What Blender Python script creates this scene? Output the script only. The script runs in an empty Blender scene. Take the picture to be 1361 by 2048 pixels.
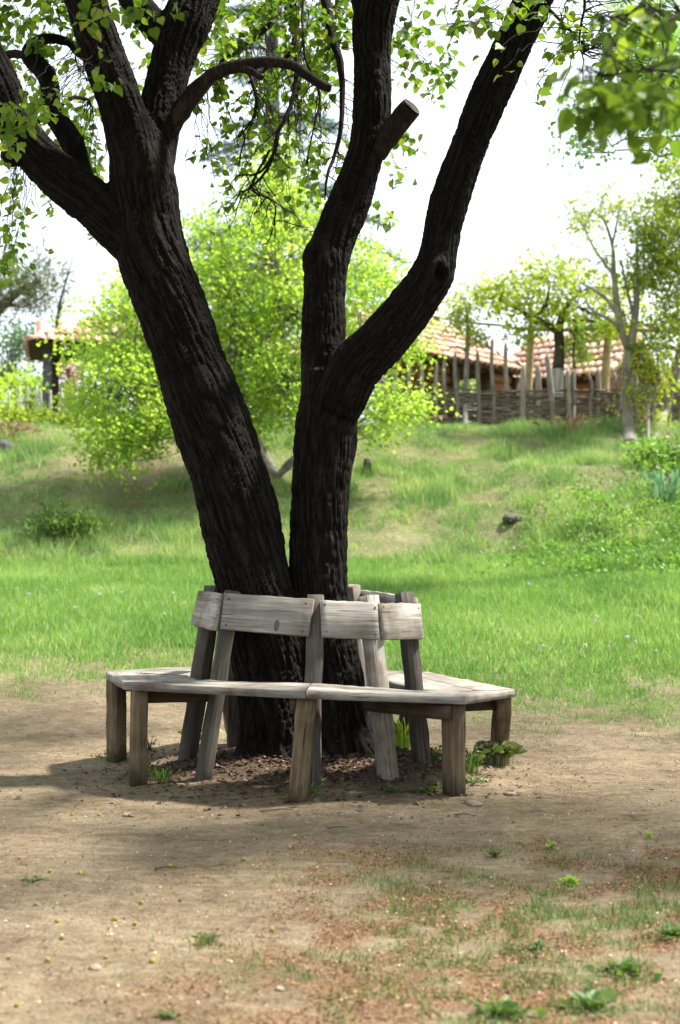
import bpy, math
import numpy as np
from mathutils import Vector, Matrix

rng = np.random.default_rng(7)
SC = bpy.context.scene
COL = SC.collection

# ------------------------------------------------------------------ camera
F, CX, CY, HOR, EYE = 2818.0, 680.5, 1024.0, 1127.0, 1.03
TH = math.atan((HOR - CY) / F)
cam_d = bpy.data.cameras.new('camera')
cam = bpy.data.objects.new('camera', cam_d)
COL.objects.link(cam)
cam.location = (0, 0, EYE)
cam.rotation_euler = (math.pi / 2 + TH, 0, 0)
cam_d.sensor_fit = 'VERTICAL'
cam_d.sensor_height = 36
cam_d.lens = F / 2048 * 36
cam_d.clip_start = 0.05
cam_d.clip_end = 2000
cam_d.dof.use_dof = True
cam_d.dof.focus_distance = 6.6
cam_d.dof.aperture_fstop = 3.2
SC.camera = cam

# ------------------------------------------------------------------ sky and sun
SUN_EL, SUN_AZ = math.radians(58), math.radians(72)     # azimuth clockwise from +Y
w = bpy.data.worlds.new('World')
SC.world = w
w.use_nodes = True
nt = w.node_tree
nt.nodes.clear()
wo = nt.nodes.new('ShaderNodeOutputWorld')
bg = nt.nodes.new('ShaderNodeBackground')
sky = nt.nodes.new('ShaderNodeTexSky')
sky.sky_type = 'NISHITA'
sky.sun_disc = False
sky.sun_elevation = SUN_EL
sky.sun_rotation = SUN_AZ
sky.air_density = 1.0
sky.dust_density = 3.0
veil = nt.nodes.new('ShaderNodeMix')      # thin white cloud over the whole sky
veil.data_type = 'RGBA'
veil.inputs[0].default_value = 0.72
veil.inputs[7].default_value = (7.4, 8.0, 8.3, 1)
nt.links.new(sky.outputs[0], veil.inputs[6])
nt.links.new(veil.outputs[2], bg.inputs[0])
bg.inputs[1].default_value = 0.085
nt.links.new(bg.outputs[0], wo.inputs[0])

sl = bpy.data.lights.new('sun', 'SUN')
sl.energy = 5.0
sl.angle = math.radians(4)
sl.color = (1.0, 0.95, 0.86)
so = bpy.data.objects.new('sun', sl)
COL.objects.link(so)
sdir = Vector((math.sin(SUN_AZ) * math.cos(SUN_EL), math.cos(SUN_AZ) * math.cos(SUN_EL), math.sin(SUN_EL)))
so.rotation_euler = (-sdir).to_track_quat('-Z', 'Y').to_euler()

SC.view_settings.view_transform = 'Standard'
SC.view_settings.look = 'None'
SC.view_settings.exposure = 1.5
SC.view_settings.gamma = 1
SC.view_settings.use_curve_mapping = False
SC.cycles.max_bounces = 7
SC.cycles.diffuse_bounces = 4
SC.cycles.transmission_bounces = 4
SC.cycles.sample_clamp_indirect = 6

# ------------------------------------------------------------------ helpers
def at(px, py, d):
    """world point at distance d (along Y) seen at photo pixel px, py"""
    cx, cy = (px - CX) / F, (CY - py) / F
    y = math.cos(TH) - cy * math.sin(TH)
    z = math.sin(TH) + cy * math.cos(TH)
    s = d / y
    return np.array((cx * s, d, EYE + z * s))

def sstep(a, b, x):
    t = np.clip((np.asarray(x, float) - a) / (b - a), 0, 1)
    return t * t * (3 - 2 * t)

def _hash(ix, iy, iz, seed):
    h = (ix.astype(np.int64) * 374761393 + iy.astype(np.int64) * 668265263 + iz.astype(np.int64) * 2147483647 + seed * 974634777) & 0xFFFFFFFF
    h = ((h ^ (h >> 13)) * 1274126177) & 0xFFFFFFFF
    h = ((h ^ (h >> 16)) * 2246822519) & 0xFFFFFFFF
    h = h ^ (h >> 15)
    return (h & 0xFFFFFF) / float(0xFFFFFF)

def vnoise(x, y, z=None, seed=0):
    x = np.asarray(x, float); y = np.asarray(y, float)
    z = np.zeros_like(x) if z is None else np.asarray(z, float)
    ix, iy, iz = np.floor(x), np.floor(y), np.floor(z)
    fx, fy, fz = x - ix, y - iy, z - iz
    fx, fy, fz = [f * f * f * (f * (f * 6 - 15) + 10) for f in (fx, fy, fz)]
    r = 0
    for dx in (0, 1):
        for dy in (0, 1):
            for dz in (0, 1):
                wgt = (fx if dx else 1 - fx) * (fy if dy else 1 - fy) * (fz if dz else 1 - fz)
                r = r + wgt * _hash(ix + dx, iy + dy, iz + dz, seed)
    return r

def fbm(x, y, z=None, oct=4, seed=0):
    a, s, t = 0.5, 0.0, 0.0
    x = np.asarray(x, float); y = np.asarray(y, float)
    for o in range(oct):
        k = 2.03 ** o
        s = s + a * vnoise(x * k, y * k, None if z is None else z * k, seed + o * 17)
        t += a
        a *= 0.5
    return s / t

def new_obj(name, me, mat=None, parent=None, loc=None, smooth=False):
    o = bpy.data.objects.new(name, me)
    COL.objects.link(o)
    if mat is not None and len(me.materials) == 0:
        me.materials.append(mat)
    if parent is not None:
        o.parent = parent
    if loc is not None:
        o.location = loc
    return o

def np_mesh(name, V, Fs, smooth=False, attrs=None):
    """V (n,3), Fs a list of index arrays (m,3) or (m,4)"""
    me = bpy.data.meshes.new(name)
    if not isinstance(Fs, (list, tuple)):
        Fs = [Fs]
    Fs = [np.asarray(f, np.int32) for f in Fs if len(f)]
    V = np.asarray(V, np.float32)
    me.vertices.add(len(V))
    me.vertices.foreach_set('co', V.ravel())
    tot = np.concatenate([np.full(len(f), f.shape[1], np.int32) for f in Fs])
    idx = np.concatenate([f.ravel() for f in Fs])
    st = np.concatenate([[0], np.cumsum(tot)[:-1]]).astype(np.int32)
    me.loops.add(len(idx))
    me.loops.foreach_set('vertex_index', idx)
    me.polygons.add(len(tot))
    me.polygons.foreach_set('loop_start', st)
    me.polygons.foreach_set('loop_total', tot)
    if smooth:
        me.polygons.foreach_set('use_smooth', np.ones(len(tot), bool))
    me.update(calc_edges=True)
    for k, a in (attrs or {}).items():
        a = np.asarray(a, np.float32)
        if a.ndim == 1:
            at_ = me.attributes.new(k, 'FLOAT', 'POINT')
            at_.data.foreach_set('value', a)
        else:
            at_ = me.attributes.new(k, 'FLOAT_VECTOR', 'POINT')
            at_.data.foreach_set('vector', a.ravel())
    return me

def empty(name, loc, label=None, cat=None, group=None):
    o = bpy.data.objects.new(name, None)
    COL.objects.link(o)
    o.location = loc
    o.empty_display_size = 0.1
    if label:
        tag(o, label, cat, group)
    return o

def tag(o, label, cat, group=None):
    o['label'] = label
    o['category'] = cat
    if group:
        o['group'] = group
    return o

def rel(o):
    """keep a child whose mesh is in world coordinates where it is under an unrotated root"""
    if o.parent is not None:
        o.location = -Vector(o.parent.location)
    return o

def spline(pts, step):
    """Catmull-Rom through rows of pts (n,k), resampled about every step metres in xyz"""
    P = np.asarray(pts, float)
    if len(P) == 2:
        n = max(2, int(np.linalg.norm(P[1, :3] - P[0, :3]) / step) + 1)
        return P[0] + (P[1] - P[0]) * np.linspace(0, 1, n)[:, None]
    Q = np.vstack([2 * P[0] - P[1], P, 2 * P[-1] - P[-2]])
    out = []
    for i in range(1, len(Q) - 2):
        a, b, c, d = Q[i - 1], Q[i], Q[i + 1], Q[i + 2]
        n = max(1, int(round(np.linalg.norm(c[:3] - b[:3]) / step)))
        for t in np.arange(n) / n:
            out.append(0.5 * (2 * b + (c - a) * t + (2 * a - 5 * b + 4 * c - d) * t * t + (3 * b - a - 3 * c + d) * t ** 3))
    out.append(P[-1])
    return np.array(out)

def frames(C):
    T = np.gradient(C, axis=0)
    T /= np.linalg.norm(T, axis=1)[:, None] + 1e-9
    U = np.zeros_like(T)
    ref = np.array((1.0, 0, 0)) if abs(T[0, 0]) < 0.9 else np.array((0, 1.0, 0))
    u = ref - T[0] * ref.dot(T[0])
    u /= np.linalg.norm(u)
    for i in range(len(C)):
        u = u - T[i] * u.dot(T[i])
        u /= np.linalg.norm(u) + 1e-9
        U[i] = u
    return T, U, np.cross(T, U)

def tube(S, n=6, cap=True, wob=0.0):
    """S rows x,y,z,r -> V, quads, tris"""
    C, R = S[:, :3], S[:, 3]
    T, U, W = frames(C)
    a = np.arange(n) / n * 2 * math.pi
    rr = R[:, None] * (1 + (wob * (rng.random((len(C), n)) - 0.5) if wob else 0))
    V = C[:, None, :] + rr[:, :, None] * (np.cos(a)[None, :, None] * U[:, None, :] + np.sin(a)[None, :, None] * W[:, None, :])
    V = V.reshape(-1, 3)
    i = np.arange(len(C) - 1)[:, None] * n
    j = np.arange(n)[None, :]
    j2 = (j + 1) % n
    Q = np.stack([i + j, i + j2, i + n + j2, i + n + j], -1).reshape(-1, 4)
    Tt = np.zeros((0, 3), int)
    if cap:
        V = np.vstack([V, C[0], C[-1]])
        b = len(V) - 2
        e = (len(C) - 1) * n
        jj = np.arange(n)
        Tt = np.vstack([np.stack([np.full(n, b), (jj + 1) % n, jj], -1), np.stack([np.full(n, b + 1), e + jj, e + (jj + 1) % n], -1)])
    return V, Q, Tt

class Geo:
    """collects V/F and builds one mesh"""
    def __init__(s):
        s.V, s.Q, s.T, s.n, s.a = [], [], [], 0, []
    def add(s, V, Q=None, T=None, tint=None):
        V = np.asarray(V)
        if Q is not None and len(Q):
            s.Q.append(np.asarray(Q) + s.n)
        if T is not None and len(T):
            s.T.append(np.asarray(T) + s.n)
        s.V.append(V)
        s.a.append(np.zeros(len(V)) if tint is None else tint)
        s.n += len(V)
        return s
    def mesh(s, name, smooth=False, tint=False):
        Fs = []
        if s.Q: Fs.append(np.vstack(s.Q))
        if s.T: Fs.append(np.vstack(s.T))
        return np_mesh(name, np.vstack(s.V), Fs, smooth, {'tint': np.concatenate(s.a)} if tint else None)
    def obj(s, name, mat, parent=None, smooth=False, tint=False):
        o = new_obj(name, s.mesh(name, smooth, tint), mat, parent)
        return rel(o)

# leaf templates: x across, y along, z normal
HEART_V = np.array([(0, .42, -.02), (0, 0, 0), (-.3, -.04, .05), (-.5, .22, .1), (-.43, .55, .08), (-.2, .82, .03), (0, 1.06, -.08),
                    (.2, .82, .03), (.43, .55, .08), (.5, .22, .1), (.3, -.04, .05)], float)
HEART_F = np.array([(0, i, i + 1 if i < 10 else 1) for i in range(1, 11)])[:, [0, 2, 1]]
DIAM_V = np.array([(0, 0, 0), (-.42, .42, .09), (0, 1, -.04), (.42, .42, .09)], float)
DIAM_F = np.array([(0, 2, 1), (0, 3, 2)])
HEX_V = np.array([(0, 0, 0), (-.4, .2, .07), (-.36, .62, .07), (0, 1, -.05), (.36, .62, .07), (.4, .2, .07)], float)
HEX_F = np.array([(0, 3, 1), (1, 3, 2), (0, 5, 3), (5, 4, 3)])
NEED_V = np.array([(0, 0, 0), (-.09, .5, .02), (0, 1, 0), (.09, .5, .02)], float)

def norm(a):
    return a / (np.linalg.norm(a, axis=-1, keepdims=True) + 1e-9)

def leaves(P, size, axis, tv, tf, tint, up=None, flat=0.6):
    """one leaf per row of P; returns V, T, tint"""
    N = len(P)
    axis = norm(axis)
    nrm = rng.normal(size=(N, 3)) * flat + (np.array((0, 0, 1.0)) if up is None else up)
    side = norm(np.cross(axis, nrm))
    nn = np.cross(side, axis)
    L = tv[None] * size[:, None, None]
    V = P[:, None] + L[:, :, 0:1] * side[:, None] + L[:, :, 1:2] * axis[:, None] + L[:, :, 2:3] * nn[:, None]
    k = len(tv)
    T = (tf[None] + (np.arange(N) * k)[:, None, None]).reshape(-1, 3)
    return V.reshape(-1, 3), T, np.repeat(tint, k)

# ------------------------------------------------------------------ materials
def mat(name):
    m = bpy.data.materials.new(name)
    m.use_nodes = True
    n = m.node_tree
    n.nodes.clear()
    out = n.nodes.new('ShaderNodeOutputMaterial')
    return m, n, out

def nd(n, t, **kw):
    x = n.nodes.new(t)
    for k, v in kw.items():
        if k.startswith('i_'):
            key = k[2:]
            x.inputs[int(key) if key.isdigit() else key].default_value = v
        else:
            setattr(x, k, v)
    return x

def ramp(n, fac, stops):
    r = n.nodes.new('ShaderNodeValToRGB')
    e = r.color_ramp.elements
    while len(e) < len(stops):
        e.new(0.5)
    for el, (p, c) in zip(e, stops):
        el.position = p
        el.color = (*c, 1)
    n.links.new(fac, r.inputs[0])
    return r.outputs[0]

def noise(n, vec, scale, detail=4, rough=0.55, dist=0):
    x = nd(n, 'ShaderNodeTexNoise', i_Scale=scale, i_Detail=detail, i_Roughness=rough, i_Distortion=dist)
    if vec is not None:
        n.links.new(vec, x.inputs['Vector'])
    return x.outputs['Fac']

def mixc(n, fac, a, b, typ='MIX'):
    x = n.nodes.new('ShaderNodeMix')
    x.data_type = 'RGBA'
    x.blend_type = typ
    for s, v in ((0, fac), (6, a), (7, b)):
        if isinstance(v, (int, float)):
            x.inputs[s].default_value = v
        elif isinstance(v, tuple):
            x.inputs[s].default_value = (*v, 1)
        else:
            n.links.new(v, x.inputs[s])
    return x.outputs[2]

def mth(n, op, a, b=None, clamp=False):
    x = n.nodes.new('ShaderNodeMath')
    x.operation = op
    x.use_clamp = clamp
    for i, v in enumerate((a, b)):
        if v is None: continue
        if isinstance(v, (int, float)): x.inputs[i].default_value = v
        else: n.links.new(v, x.inputs[i])
    return x.outputs[0]

def mapping(n, vec, scale):
    x = nd(n, 'ShaderNodeMapping')
    x.inputs['Scale'].default_value = scale
    n.links.new(vec, x.inputs[0])
    return x.outputs[0]

def bump(n, h, strength, dist):
    b = nd(n, 'ShaderNodeBump', i_Strength=strength, i_Distance=dist)
    n.links.new(h, b.inputs['Height'])
    return b.outputs[0]

def attr(n, name, what='Fac'):
    return nd(n, 'ShaderNodeAttribute', attribute_name=name).outputs[what]

def principled(n, out, col, rough=0.8, nrm=None, spec=0.25):
    p = nd(n, 'ShaderNodeBsdfPrincipled')
    if isinstance(col, tuple): p.inputs['Base Color'].default_value = (*col, 1)
    else: n.links.new(col, p.inputs['Base Color'])
    if isinstance(rough, (int, float)): p.inputs['Roughness'].default_value = rough
    else: n.links.new(rough, p.inputs['Roughness'])
    p.inputs['Specular IOR Level'].default_value = spec
    if nrm is not None: n.links.new(nrm, p.inputs['Normal'])
    if out is not None: n.links.new(p.outputs[0], out.inputs[0])
    return p

def leaf_mat(name, stops, trans=0.45, tcol=None, rough=0.5, spec=0.3):
    """leaf colours by the per-leaf tint; reflects and lets light through"""
    m, n, out = mat(name)
    t = attr(n, 'tint')
    c = ramp(n, t, stops)
    p = principled(n, None, c, rough, None, spec)
    tr = nd(n, 'ShaderNodeBsdfTranslucent')
    tc = mixc(n, 1.0, c, tcol or (1.35, 1.4, 0.75), 'MULTIPLY')
    n.links.new(tc, tr.inputs[0])
    mx = nd(n, 'ShaderNodeMixShader', i_0=trans)
    n.links.new(p.outputs[0], mx.inputs[1])
    n.links.new(tr.outputs[0], mx.inputs[2])
    n.links.new(mx.outputs[0], out.inputs[0])
    return m

def wood_mat(name, stops, grain=(2.6, 62, 62), crack=0.6, vary=0.25, rough=0.85, stain=None, foot=False):
    m, n, out = mat(name)
    tc = nd(n, 'ShaderNodeTexCoord').outputs['Object']
    oi = nd(n, 'ShaderNodeObjectInfo').outputs['Random']
    off = nd(n, 'ShaderNodeVectorMath', operation='ADD')
    cmb = nd(n, 'ShaderNodeCombineXYZ')
    k = mth(n, 'MULTIPLY', oi, 37.0)
    for i in range(3): n.links.new(k, cmb.inputs[i])
    n.links.new(tc, off.inputs[0]); n.links.new(cmb.outputs[0], off.inputs[1])
    v = off.outputs[0]
    g = noise(n, mapping(n, v, grain), 1.0, 5, 0.6, 0.4)
    fine = noise(n, mapping(n, v, tuple(s * 4 for s in grain)), 1.0, 3, 0.6)
    big = noise(n, v, 6.0, 3, 0.5)
    f = mth(n, 'ADD', mth(n, 'MULTIPLY', g, 0.7), mth(n, 'MULTIPLY', fine, 0.3))
    c = ramp(n, f, stops)
    ck = ramp(n, noise(n, mapping(n, v, tuple(s * 1.7 for s in grain)), 1.0, 2, 0.4, 0.2), [(0.27, (0.25, 0.22, 0.2)), (0.36, (1, 1, 1))])
    c = mixc(n, crack, c, ck, 'MULTIPLY')
    bigc = ramp(n, big, [(0.3, (0.62, 0.58, 0.54)), (0.65, (1.08, 1.08, 1.08))])
    c = mixc(n, 0.75, c, bigc, 'MULTIPLY')
    if stain:
        st = ramp(n, noise(n, v, 3.1, 4, 0.6), [(0.48, (1, 1, 1)), (0.66, stain)])
        c = mixc(n, 0.8, c, st, 'MULTIPLY')
    if foot:
        sx = nd(n, 'ShaderNodeSeparateXYZ'); n.links.new(tc, sx.inputs[0])
        hgt = mth(n, 'ADD', sx.outputs[0], mth(n, 'MULTIPLY', mth(n, 'SUBTRACT', noise(n, v, 22, 4, .7), .5), .16))
        c = mixc(n, .9, c, ramp(n, hgt, [(0.06, (.32, .29, .25)), (0.17, (1, 1, 1))]), 'MULTIPLY')
    br = mth(n, 'ADD', mth(n, 'MULTIPLY', oi, vary), 1 - vary / 2)
    cb = nd(n, 'ShaderNodeCombineXYZ')
    for i in range(3): n.links.new(br, cb.inputs[i])
    c = mixc(n, 1.0, c, cb.outputs[0], 'MULTIPLY')
    b = bump(n, f, 0.5, 0.006)
    principled(n, out, c, rough, b, 0.2)
    return m

M_bench = wood_mat('weathered_grey_wood', [(0.25, (.09, .08, .07)), (0.45, (.21, .195, .175)), (0.7, (.38, .365, .34))], stain=(.45, .34, .24), vary=.45, crack=.85)
M_leg = wood_mat('weathered_brown_wood', [(0.25, (.06, .045, .027)), (0.5, (.14, .108, .066)), (0.75, (.25, .205, .14))], stain=(.42, .36, .3), vary=.5, crack=.9, foot=True)
M_post = wood_mat('shaded_grey_wood', [(0.25, (.03, .026, .021)), (0.5, (.07, .063, .052)), (0.75, (.145, .133, .115))], vary=.4, crack=.85)  # back-post wood, darkened so the posts' shade is in the colour
M_stake = wood_mat('grey_stake_wood', [(0.25, (.12, .10, .085)), (0.5, (.24, .21, .18)), (0.75, (.38, .34, .30))], vary=0.6)
M_pale = wood_mat('peeled_pole_wood', [(0.25, (.30, .21, .12)), (0.5, (.44, .33, .20)), (0.75, (.55, .45, .30))])
M_withe = wood_mat('woven_branch_bark', [(0.25, (.07, .055, .043)), (0.5, (.17, .14, .115)), (0.75, (.32, .28, .24))], vary=0.9)
M_log = wood_mat('red_brown_log_wood', [(0.25, (.10, .042, .022)), (0.5, (.22, .10, .055)), (0.75, (.34, .17, .10))], vary=0.5)
M_dklog = wood_mat('dark_beam_wood', [(0.25, (.035, .022, .015)), (0.5, (.075, .05, .035)), (0.75, (.13, .09, .065))], vary=0.4)
M_greypost = wood_mat('blue_grey_post_wood', [(0.25, (.06, .062, .07)), (0.5, (.11, .115, .125)), (0.75, (.17, .175, .19))], vary=0.2)

M_rail = wood_mat('shaded_brown_rail_wood', [(0.25, (.03, .02, .013)), (0.5, (.06, .042, .028)), (0.75, (.11, .08, .055))], vary=.4)  # brown rail wood, darkened to carry the shade under the seat
M_picket = wood_mat('pale_picket_wood', [(0.25, (.26, .24, .21)), (0.5, (.42, .39, .35)), (0.75, (.55, .52, .48))], vary=.4)
def nail_mat():
    m, n, out = mat('rusty_nail')
    principled(n, out, (.035, .025, .02), 0.6, None, 0.4)
    return m
M_nail = nail_mat()
def knot_mat():
    m, n, out = mat('wood_knot')
    v = nd(n, 'ShaderNodeTexCoord').outputs['Object']
    c = ramp(n, noise(n, v, 90, 3), [(0.35, (.05, .047, .045)), (0.7, (.13, .12, .115))])
    principled(n, out, c, 0.8)
    return m
M_knot = knot_mat()

def bark_mat(name, stops, vec_attr=True, sc=1.0, bstr=0.9, bdist=0.02, lichen=0.0, ridge=False):
    m, n, out = mat(name)
    v = attr(n, 'bark_co', 'Vector') if vec_attr else nd(n, 'ShaderNodeTexCoord').outputs['Object']
    v2 = mapping(n, v, (1, 1, 0.16))
    a = noise(n, v2, 42 * sc, 5, 0.62, 0.6)
    b = noise(n, v2, 120 * sc, 3, 0.6)
    f = mth(n, 'ADD', mth(n, 'MULTIPLY', a, 0.7), mth(n, 'MULTIPLY', b, 0.3))
    c = ramp(n, f, stops)
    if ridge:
        f = mth(n, 'MULTIPLY', f, mth(n, 'ADD', mth(n, 'MULTIPLY', attr(n, 'ridge'), .8), .5))  # ridge tops lighter, furrows darker: weathering, with highlight and shade coloured in
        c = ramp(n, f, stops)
    g = noise(n, v, 5 * sc, 3, 0.5)
    c = mixc(n, 0.8, c, ramp(n, g, [(0.3, (.6, .58, .56)), (0.7, (1.25, 1.2, 1.15))]), 'MULTIPLY')
    if lichen:
        c = mixc(n, mth(n, 'MULTIPLY', ramp(n, noise(n, v, 16 * sc, 4, 0.7), [(0.5, (0, 0, 0)), (0.6, (1, 1, 1))]), lichen), c, (.34, .33, .27))
    principled(n, out, c, 0.85, bump(n, f, bstr, bdist), 0.12)
    return m

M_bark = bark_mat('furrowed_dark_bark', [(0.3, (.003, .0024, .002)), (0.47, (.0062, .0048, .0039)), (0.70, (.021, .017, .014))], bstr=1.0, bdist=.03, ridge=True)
M_barkobj = bark_mat('dark_branch_bark', [(0.3, (.006, .005, .004)), (0.5, (.017, .013, .011)), (0.7, (.045, .037, .032))], False)
M_cut = wood_mat('sawn_end_wood', [(0.25, (.012, .010, .009)), (0.5, (.025, .022, .019)), (0.75, (.045, .04, .034))], grain=(40, 40, 40))
M_bgbark = bark_mat('brown_tree_bark', [(0.3, (.035, .028, .024)), (0.5, (.075, .062, .052)), (0.7, (.14, .12, .10))], False, 0.5)
M_palebark = bark_mat('pale_grey_bark', [(0.3, (.12, .105, .095)), (0.5, (.23, .205, .185)), (0.7, (.36, .33, .30))], False, 0.5)
M_lichenbark = bark_mat('lichen_grey_bark', [(0.3, (.10, .09, .08)), (0.5, (.20, .185, .165)), (0.7, (.32, .30, .27))], False, 0.5, lichen=0.8)
M_lime = bark_mat('whitewashed_bark', [(0.3, (.16, .15, .14)), (0.5, (.38, .37, .36)), (0.7, (.58, .58, .57))], False, 0.4)

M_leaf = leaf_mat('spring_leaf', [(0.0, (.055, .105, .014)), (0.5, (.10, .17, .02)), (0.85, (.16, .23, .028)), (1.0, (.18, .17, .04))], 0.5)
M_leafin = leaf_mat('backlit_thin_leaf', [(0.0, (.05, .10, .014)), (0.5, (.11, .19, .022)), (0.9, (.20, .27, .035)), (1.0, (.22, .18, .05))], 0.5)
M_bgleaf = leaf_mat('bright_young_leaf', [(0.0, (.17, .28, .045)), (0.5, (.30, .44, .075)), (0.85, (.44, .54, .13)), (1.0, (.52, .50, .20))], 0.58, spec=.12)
M_yelleaf = leaf_mat('yellow_green_leaf', [(0.0, (.17, .23, .02)), (0.5, (.30, .37, .03)), (1.0, (.42, .44, .06))], 0.5)
M_olive = leaf_mat('olive_green_leaf', [(0.0, (.10, .15, .02)), (0.5, (.21, .28, .04)), (1.0, (.34, .38, .08))], 0.5, spec=.15)
M_bluish = leaf_mat('pale_bluish_leaf', [(0.0, (.05, .10, .05)), (0.5, (.09, .17, .08)), (1.0, (.17, .23, .08))], 0.4, (1.1, 1.2, 1.0))
M_iris = leaf_mat('iris_blade', [(0.0, (.10, .22, .11)), (0.5, (.17, .32, .17)), (1.0, (.26, .40, .22))], 0.35, (1.1, 1.2, 1.0))
M_needle = leaf_mat('blue_grey_needle', [(0.0, (.04, .085, .08)), (0.5, (.075, .14, .125)), (1.0, (.14, .21, .18))], 0.25, (1, 1.2, 1.1))
M_pine = leaf_mat('dull_pine_needle', [(0.0, (.06, .08, .035)), (0.5, (.11, .13, .06)), (1.0, (.19, .20, .10))], 0.3, (1, 1.1, .8))
M_redbud = leaf_mat('purple_blossom', [(0.0, (.20, .06, .14)), (0.5, (.34, .11, .24)), (1.0, (.45, .2, .3))], 0.3, (1.2, .8, 1.1))
M_airy = leaf_mat('airy_leaf', [(0.0, (.12, .24, .07)), (0.5, (.20, .34, .11)), (1.0, (.32, .44, .14))], 0.55, spec=.1)
M_under = leaf_mat('bank_weed_leaf', [(0.0, (.06, .14, .03)), (0.5, (.15, .29, .05)), (1.0, (.30, .42, .09))], 0.4)
M_tuft = leaf_mat('tuft_blade', [(0.0, (.07, .10, .03)), (0.5, (.15, .18, .07)), (1.0, (.38, .34, .2))], 0.3)
M_weed = leaf_mat('weed_leaf', [(0.0, (.045, .095, .02)), (0.5, (.08, .15, .03)), (1.0, (.15, .22, .05))], 0.35)
M_grass = leaf_mat('lawn_grass', [(0.0, (.05, .13, .034)), (0.45, (.12, .25, .055)), (0.8, (.26, .39, .115)), (1.0, (.5, .5, .3))], 0.42)
M_bankgrass = leaf_mat('bank_grass_blade', [(0.0, (.07, .15, .055)), (0.45, (.155, .28, .09)), (0.8, (.29, .39, .145)), (1.0, (.5, .46, .29))], 0.42)
M_dry = leaf_mat('worn_grass', [(0.0, (.04, .085, .022)), (0.5, (.085, .145, .04)), (0.8, (.16, .20, .07)), (1.0, (.36, .30, .16))], 0.3)
M_litter = leaf_mat('leaf_litter', [(0.0, (.05, .032, .022)), (0.35, (.12, .07, .045)), (0.6, (.24, .12, .06)), (0.8, (.36, .25, .13)), (0.92, (.46, .40, .20)), (1.0, (.55, .5, .38))], 0.15, (1, 1, 1))

# ------------------------------------------------------------------ ground
TREE = np.array((-0.15, 7.0))
_D = np.array([-400, 0, 8.2, 9, 10, 12, 14, 16, 17.6, 18.3, 20, 22, 23.8, 24.8, 26, 30, 60, 400])
_Z = np.array([0, 0, 0.0, .04, .16, .42, .63, .81, .96, 1.12, 1.80, 2.62, 3.30, 3.47, 3.54, 3.6, 4.0, 4.0])

def ground(x, y, fine=True):
    x = np.asarray(x, float); y = np.asarray(y, float)
    yy = y + .9 * sstep(1.2, 3.6, x) * sstep(12, 15.5, y) * sstep(24, 20.5, y)
    z = (np.interp(yy - .5, _D, _Z) + np.interp(yy, _D, _Z) + np.interp(yy + .5, _D, _Z)) / 3
    r2 = (x - TREE[0]) ** 2 + (y - TREE[1]) ** 2
    z = z + 0.125 * np.exp(-r2 / 0.42)
    z = z + 0.03 * (fbm(x * .7, y * .7, seed=3) - .5) * np.exp(-((np.sqrt(r2) - 1.05) / .5) ** 2 * 0 ) * sstep(1.3, 2.4, np.sqrt(r2))
    bank = sstep(17.3, 19.0, yy) * sstep(28, 25, yy)
    z = z + bank * sstep(25.2, 21.5, y) * 0.34 * (fbm(x * .7, y * .55, seed=9) - .5)
    near = sstep(9.5, 8.0, y)
    if fine:
        z = z + near * .030 * (fbm(x * 2.6 + .3 * fbm(x * 3, y * 3, seed=8), y * 8.5, oct=4, seed=7) - .5)
        z = z + (0.022 + .05 * bank) * (fbm(x * 3.1, y * 4.2, oct=4, seed=5) - .5) + 0.012 * (fbm(x * 11, y * 16, oct=3, seed=6) - .5)
    return z

def gz(x, y):
    return float(ground(np.array([x]), np.array([y]))[0])

def on_ground(px, py, d0=2.5, d1=40):
    """first hit of the sight line through a photo pixel with the ground"""
    ds = np.linspace(d0, d1, 1500)
    P = np.array([at(px, py, d) for d in ds])
    below = P[:, 2] <= ground(P[:, 0], P[:, 1])
    i = int(np.argmax(below)) if below.any() else len(ds) - 1
    return np.array((P[i, 0], P[i, 1], gz(P[i, 0], P[i, 1])))

def grass_density(x, y):
    n1 = fbm(x * .8, y * .8, seed=21)
    n2 = fbm(x * 2.7, y * 2.7, seed=22)
    n3 = fbm(x * 7, y * 7, oct=3, seed=23)
    start = 10.2 - 1.15 * sstep(-1.2, 1.0, x)
    lawn = sstep(start - .9, start + 1.5, y + (n1 - .5) * 1.5 + (n2 - .5) * 1.6 + (n3 - .5) * .8) * (.55 + .45 * sstep(.3, .6, n3))
    front = sstep(-.55, .7, x + (n1 - .5) * .9) * sstep(5.5, 4.3, y + (n2 - .5) * .9) * sstep(.35, .56, n2 * .55 + n3 * .45)
    bankd = sstep(.54, .66, n1 * .4 + n2 * .4 + n3 * .2) * sstep(17, 18.5, y)
    p1 = np.exp(-(((x + 3.4) / 1.6) ** 2 + ((y - 21.6) / 1.0) ** 2) * 1.2)
    p2 = np.exp(-(((x + 2.6) / .9) ** 2 + ((y - 22.8) / .6) ** 2) * 1.2)
    p3 = .35 * np.exp(-(((x - .9) / 1.0) ** 2 + ((y - 18.6) / .7) ** 2) * 1.4) * .75
    p4 = .5 * np.exp(-(((x - 3.2) / .9) ** 2 + ((y - 21.0) / .6) ** 2) * 1.4) * .7
    bare = np.clip(.9 * (bankd * .5 + .8 * sstep(.2, .9, (p1 + p2 + p3 + p4) * (.1 + 1.6 * n3))), 0, .74)
    return np.clip(np.maximum(lawn, front * .75 * sstep(.36, .56, fbm(x * 16, y * 16, oct=2, seed=24))) * (1 - bare), 0, 1)

def rust_mask(x, y):
    n = fbm(x * 2.1, y * 2.1, seed=31)
    m = fbm(x * 8, y * 8, oct=3, seed=32)
    a = sstep(-.62, 0.25, x + (n - .5) * .8) * sstep(5.5, 4.8, y + (n - .5) * 1.0)
    return a * sstep(.42, .62, n * .5 + m * .5)

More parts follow.
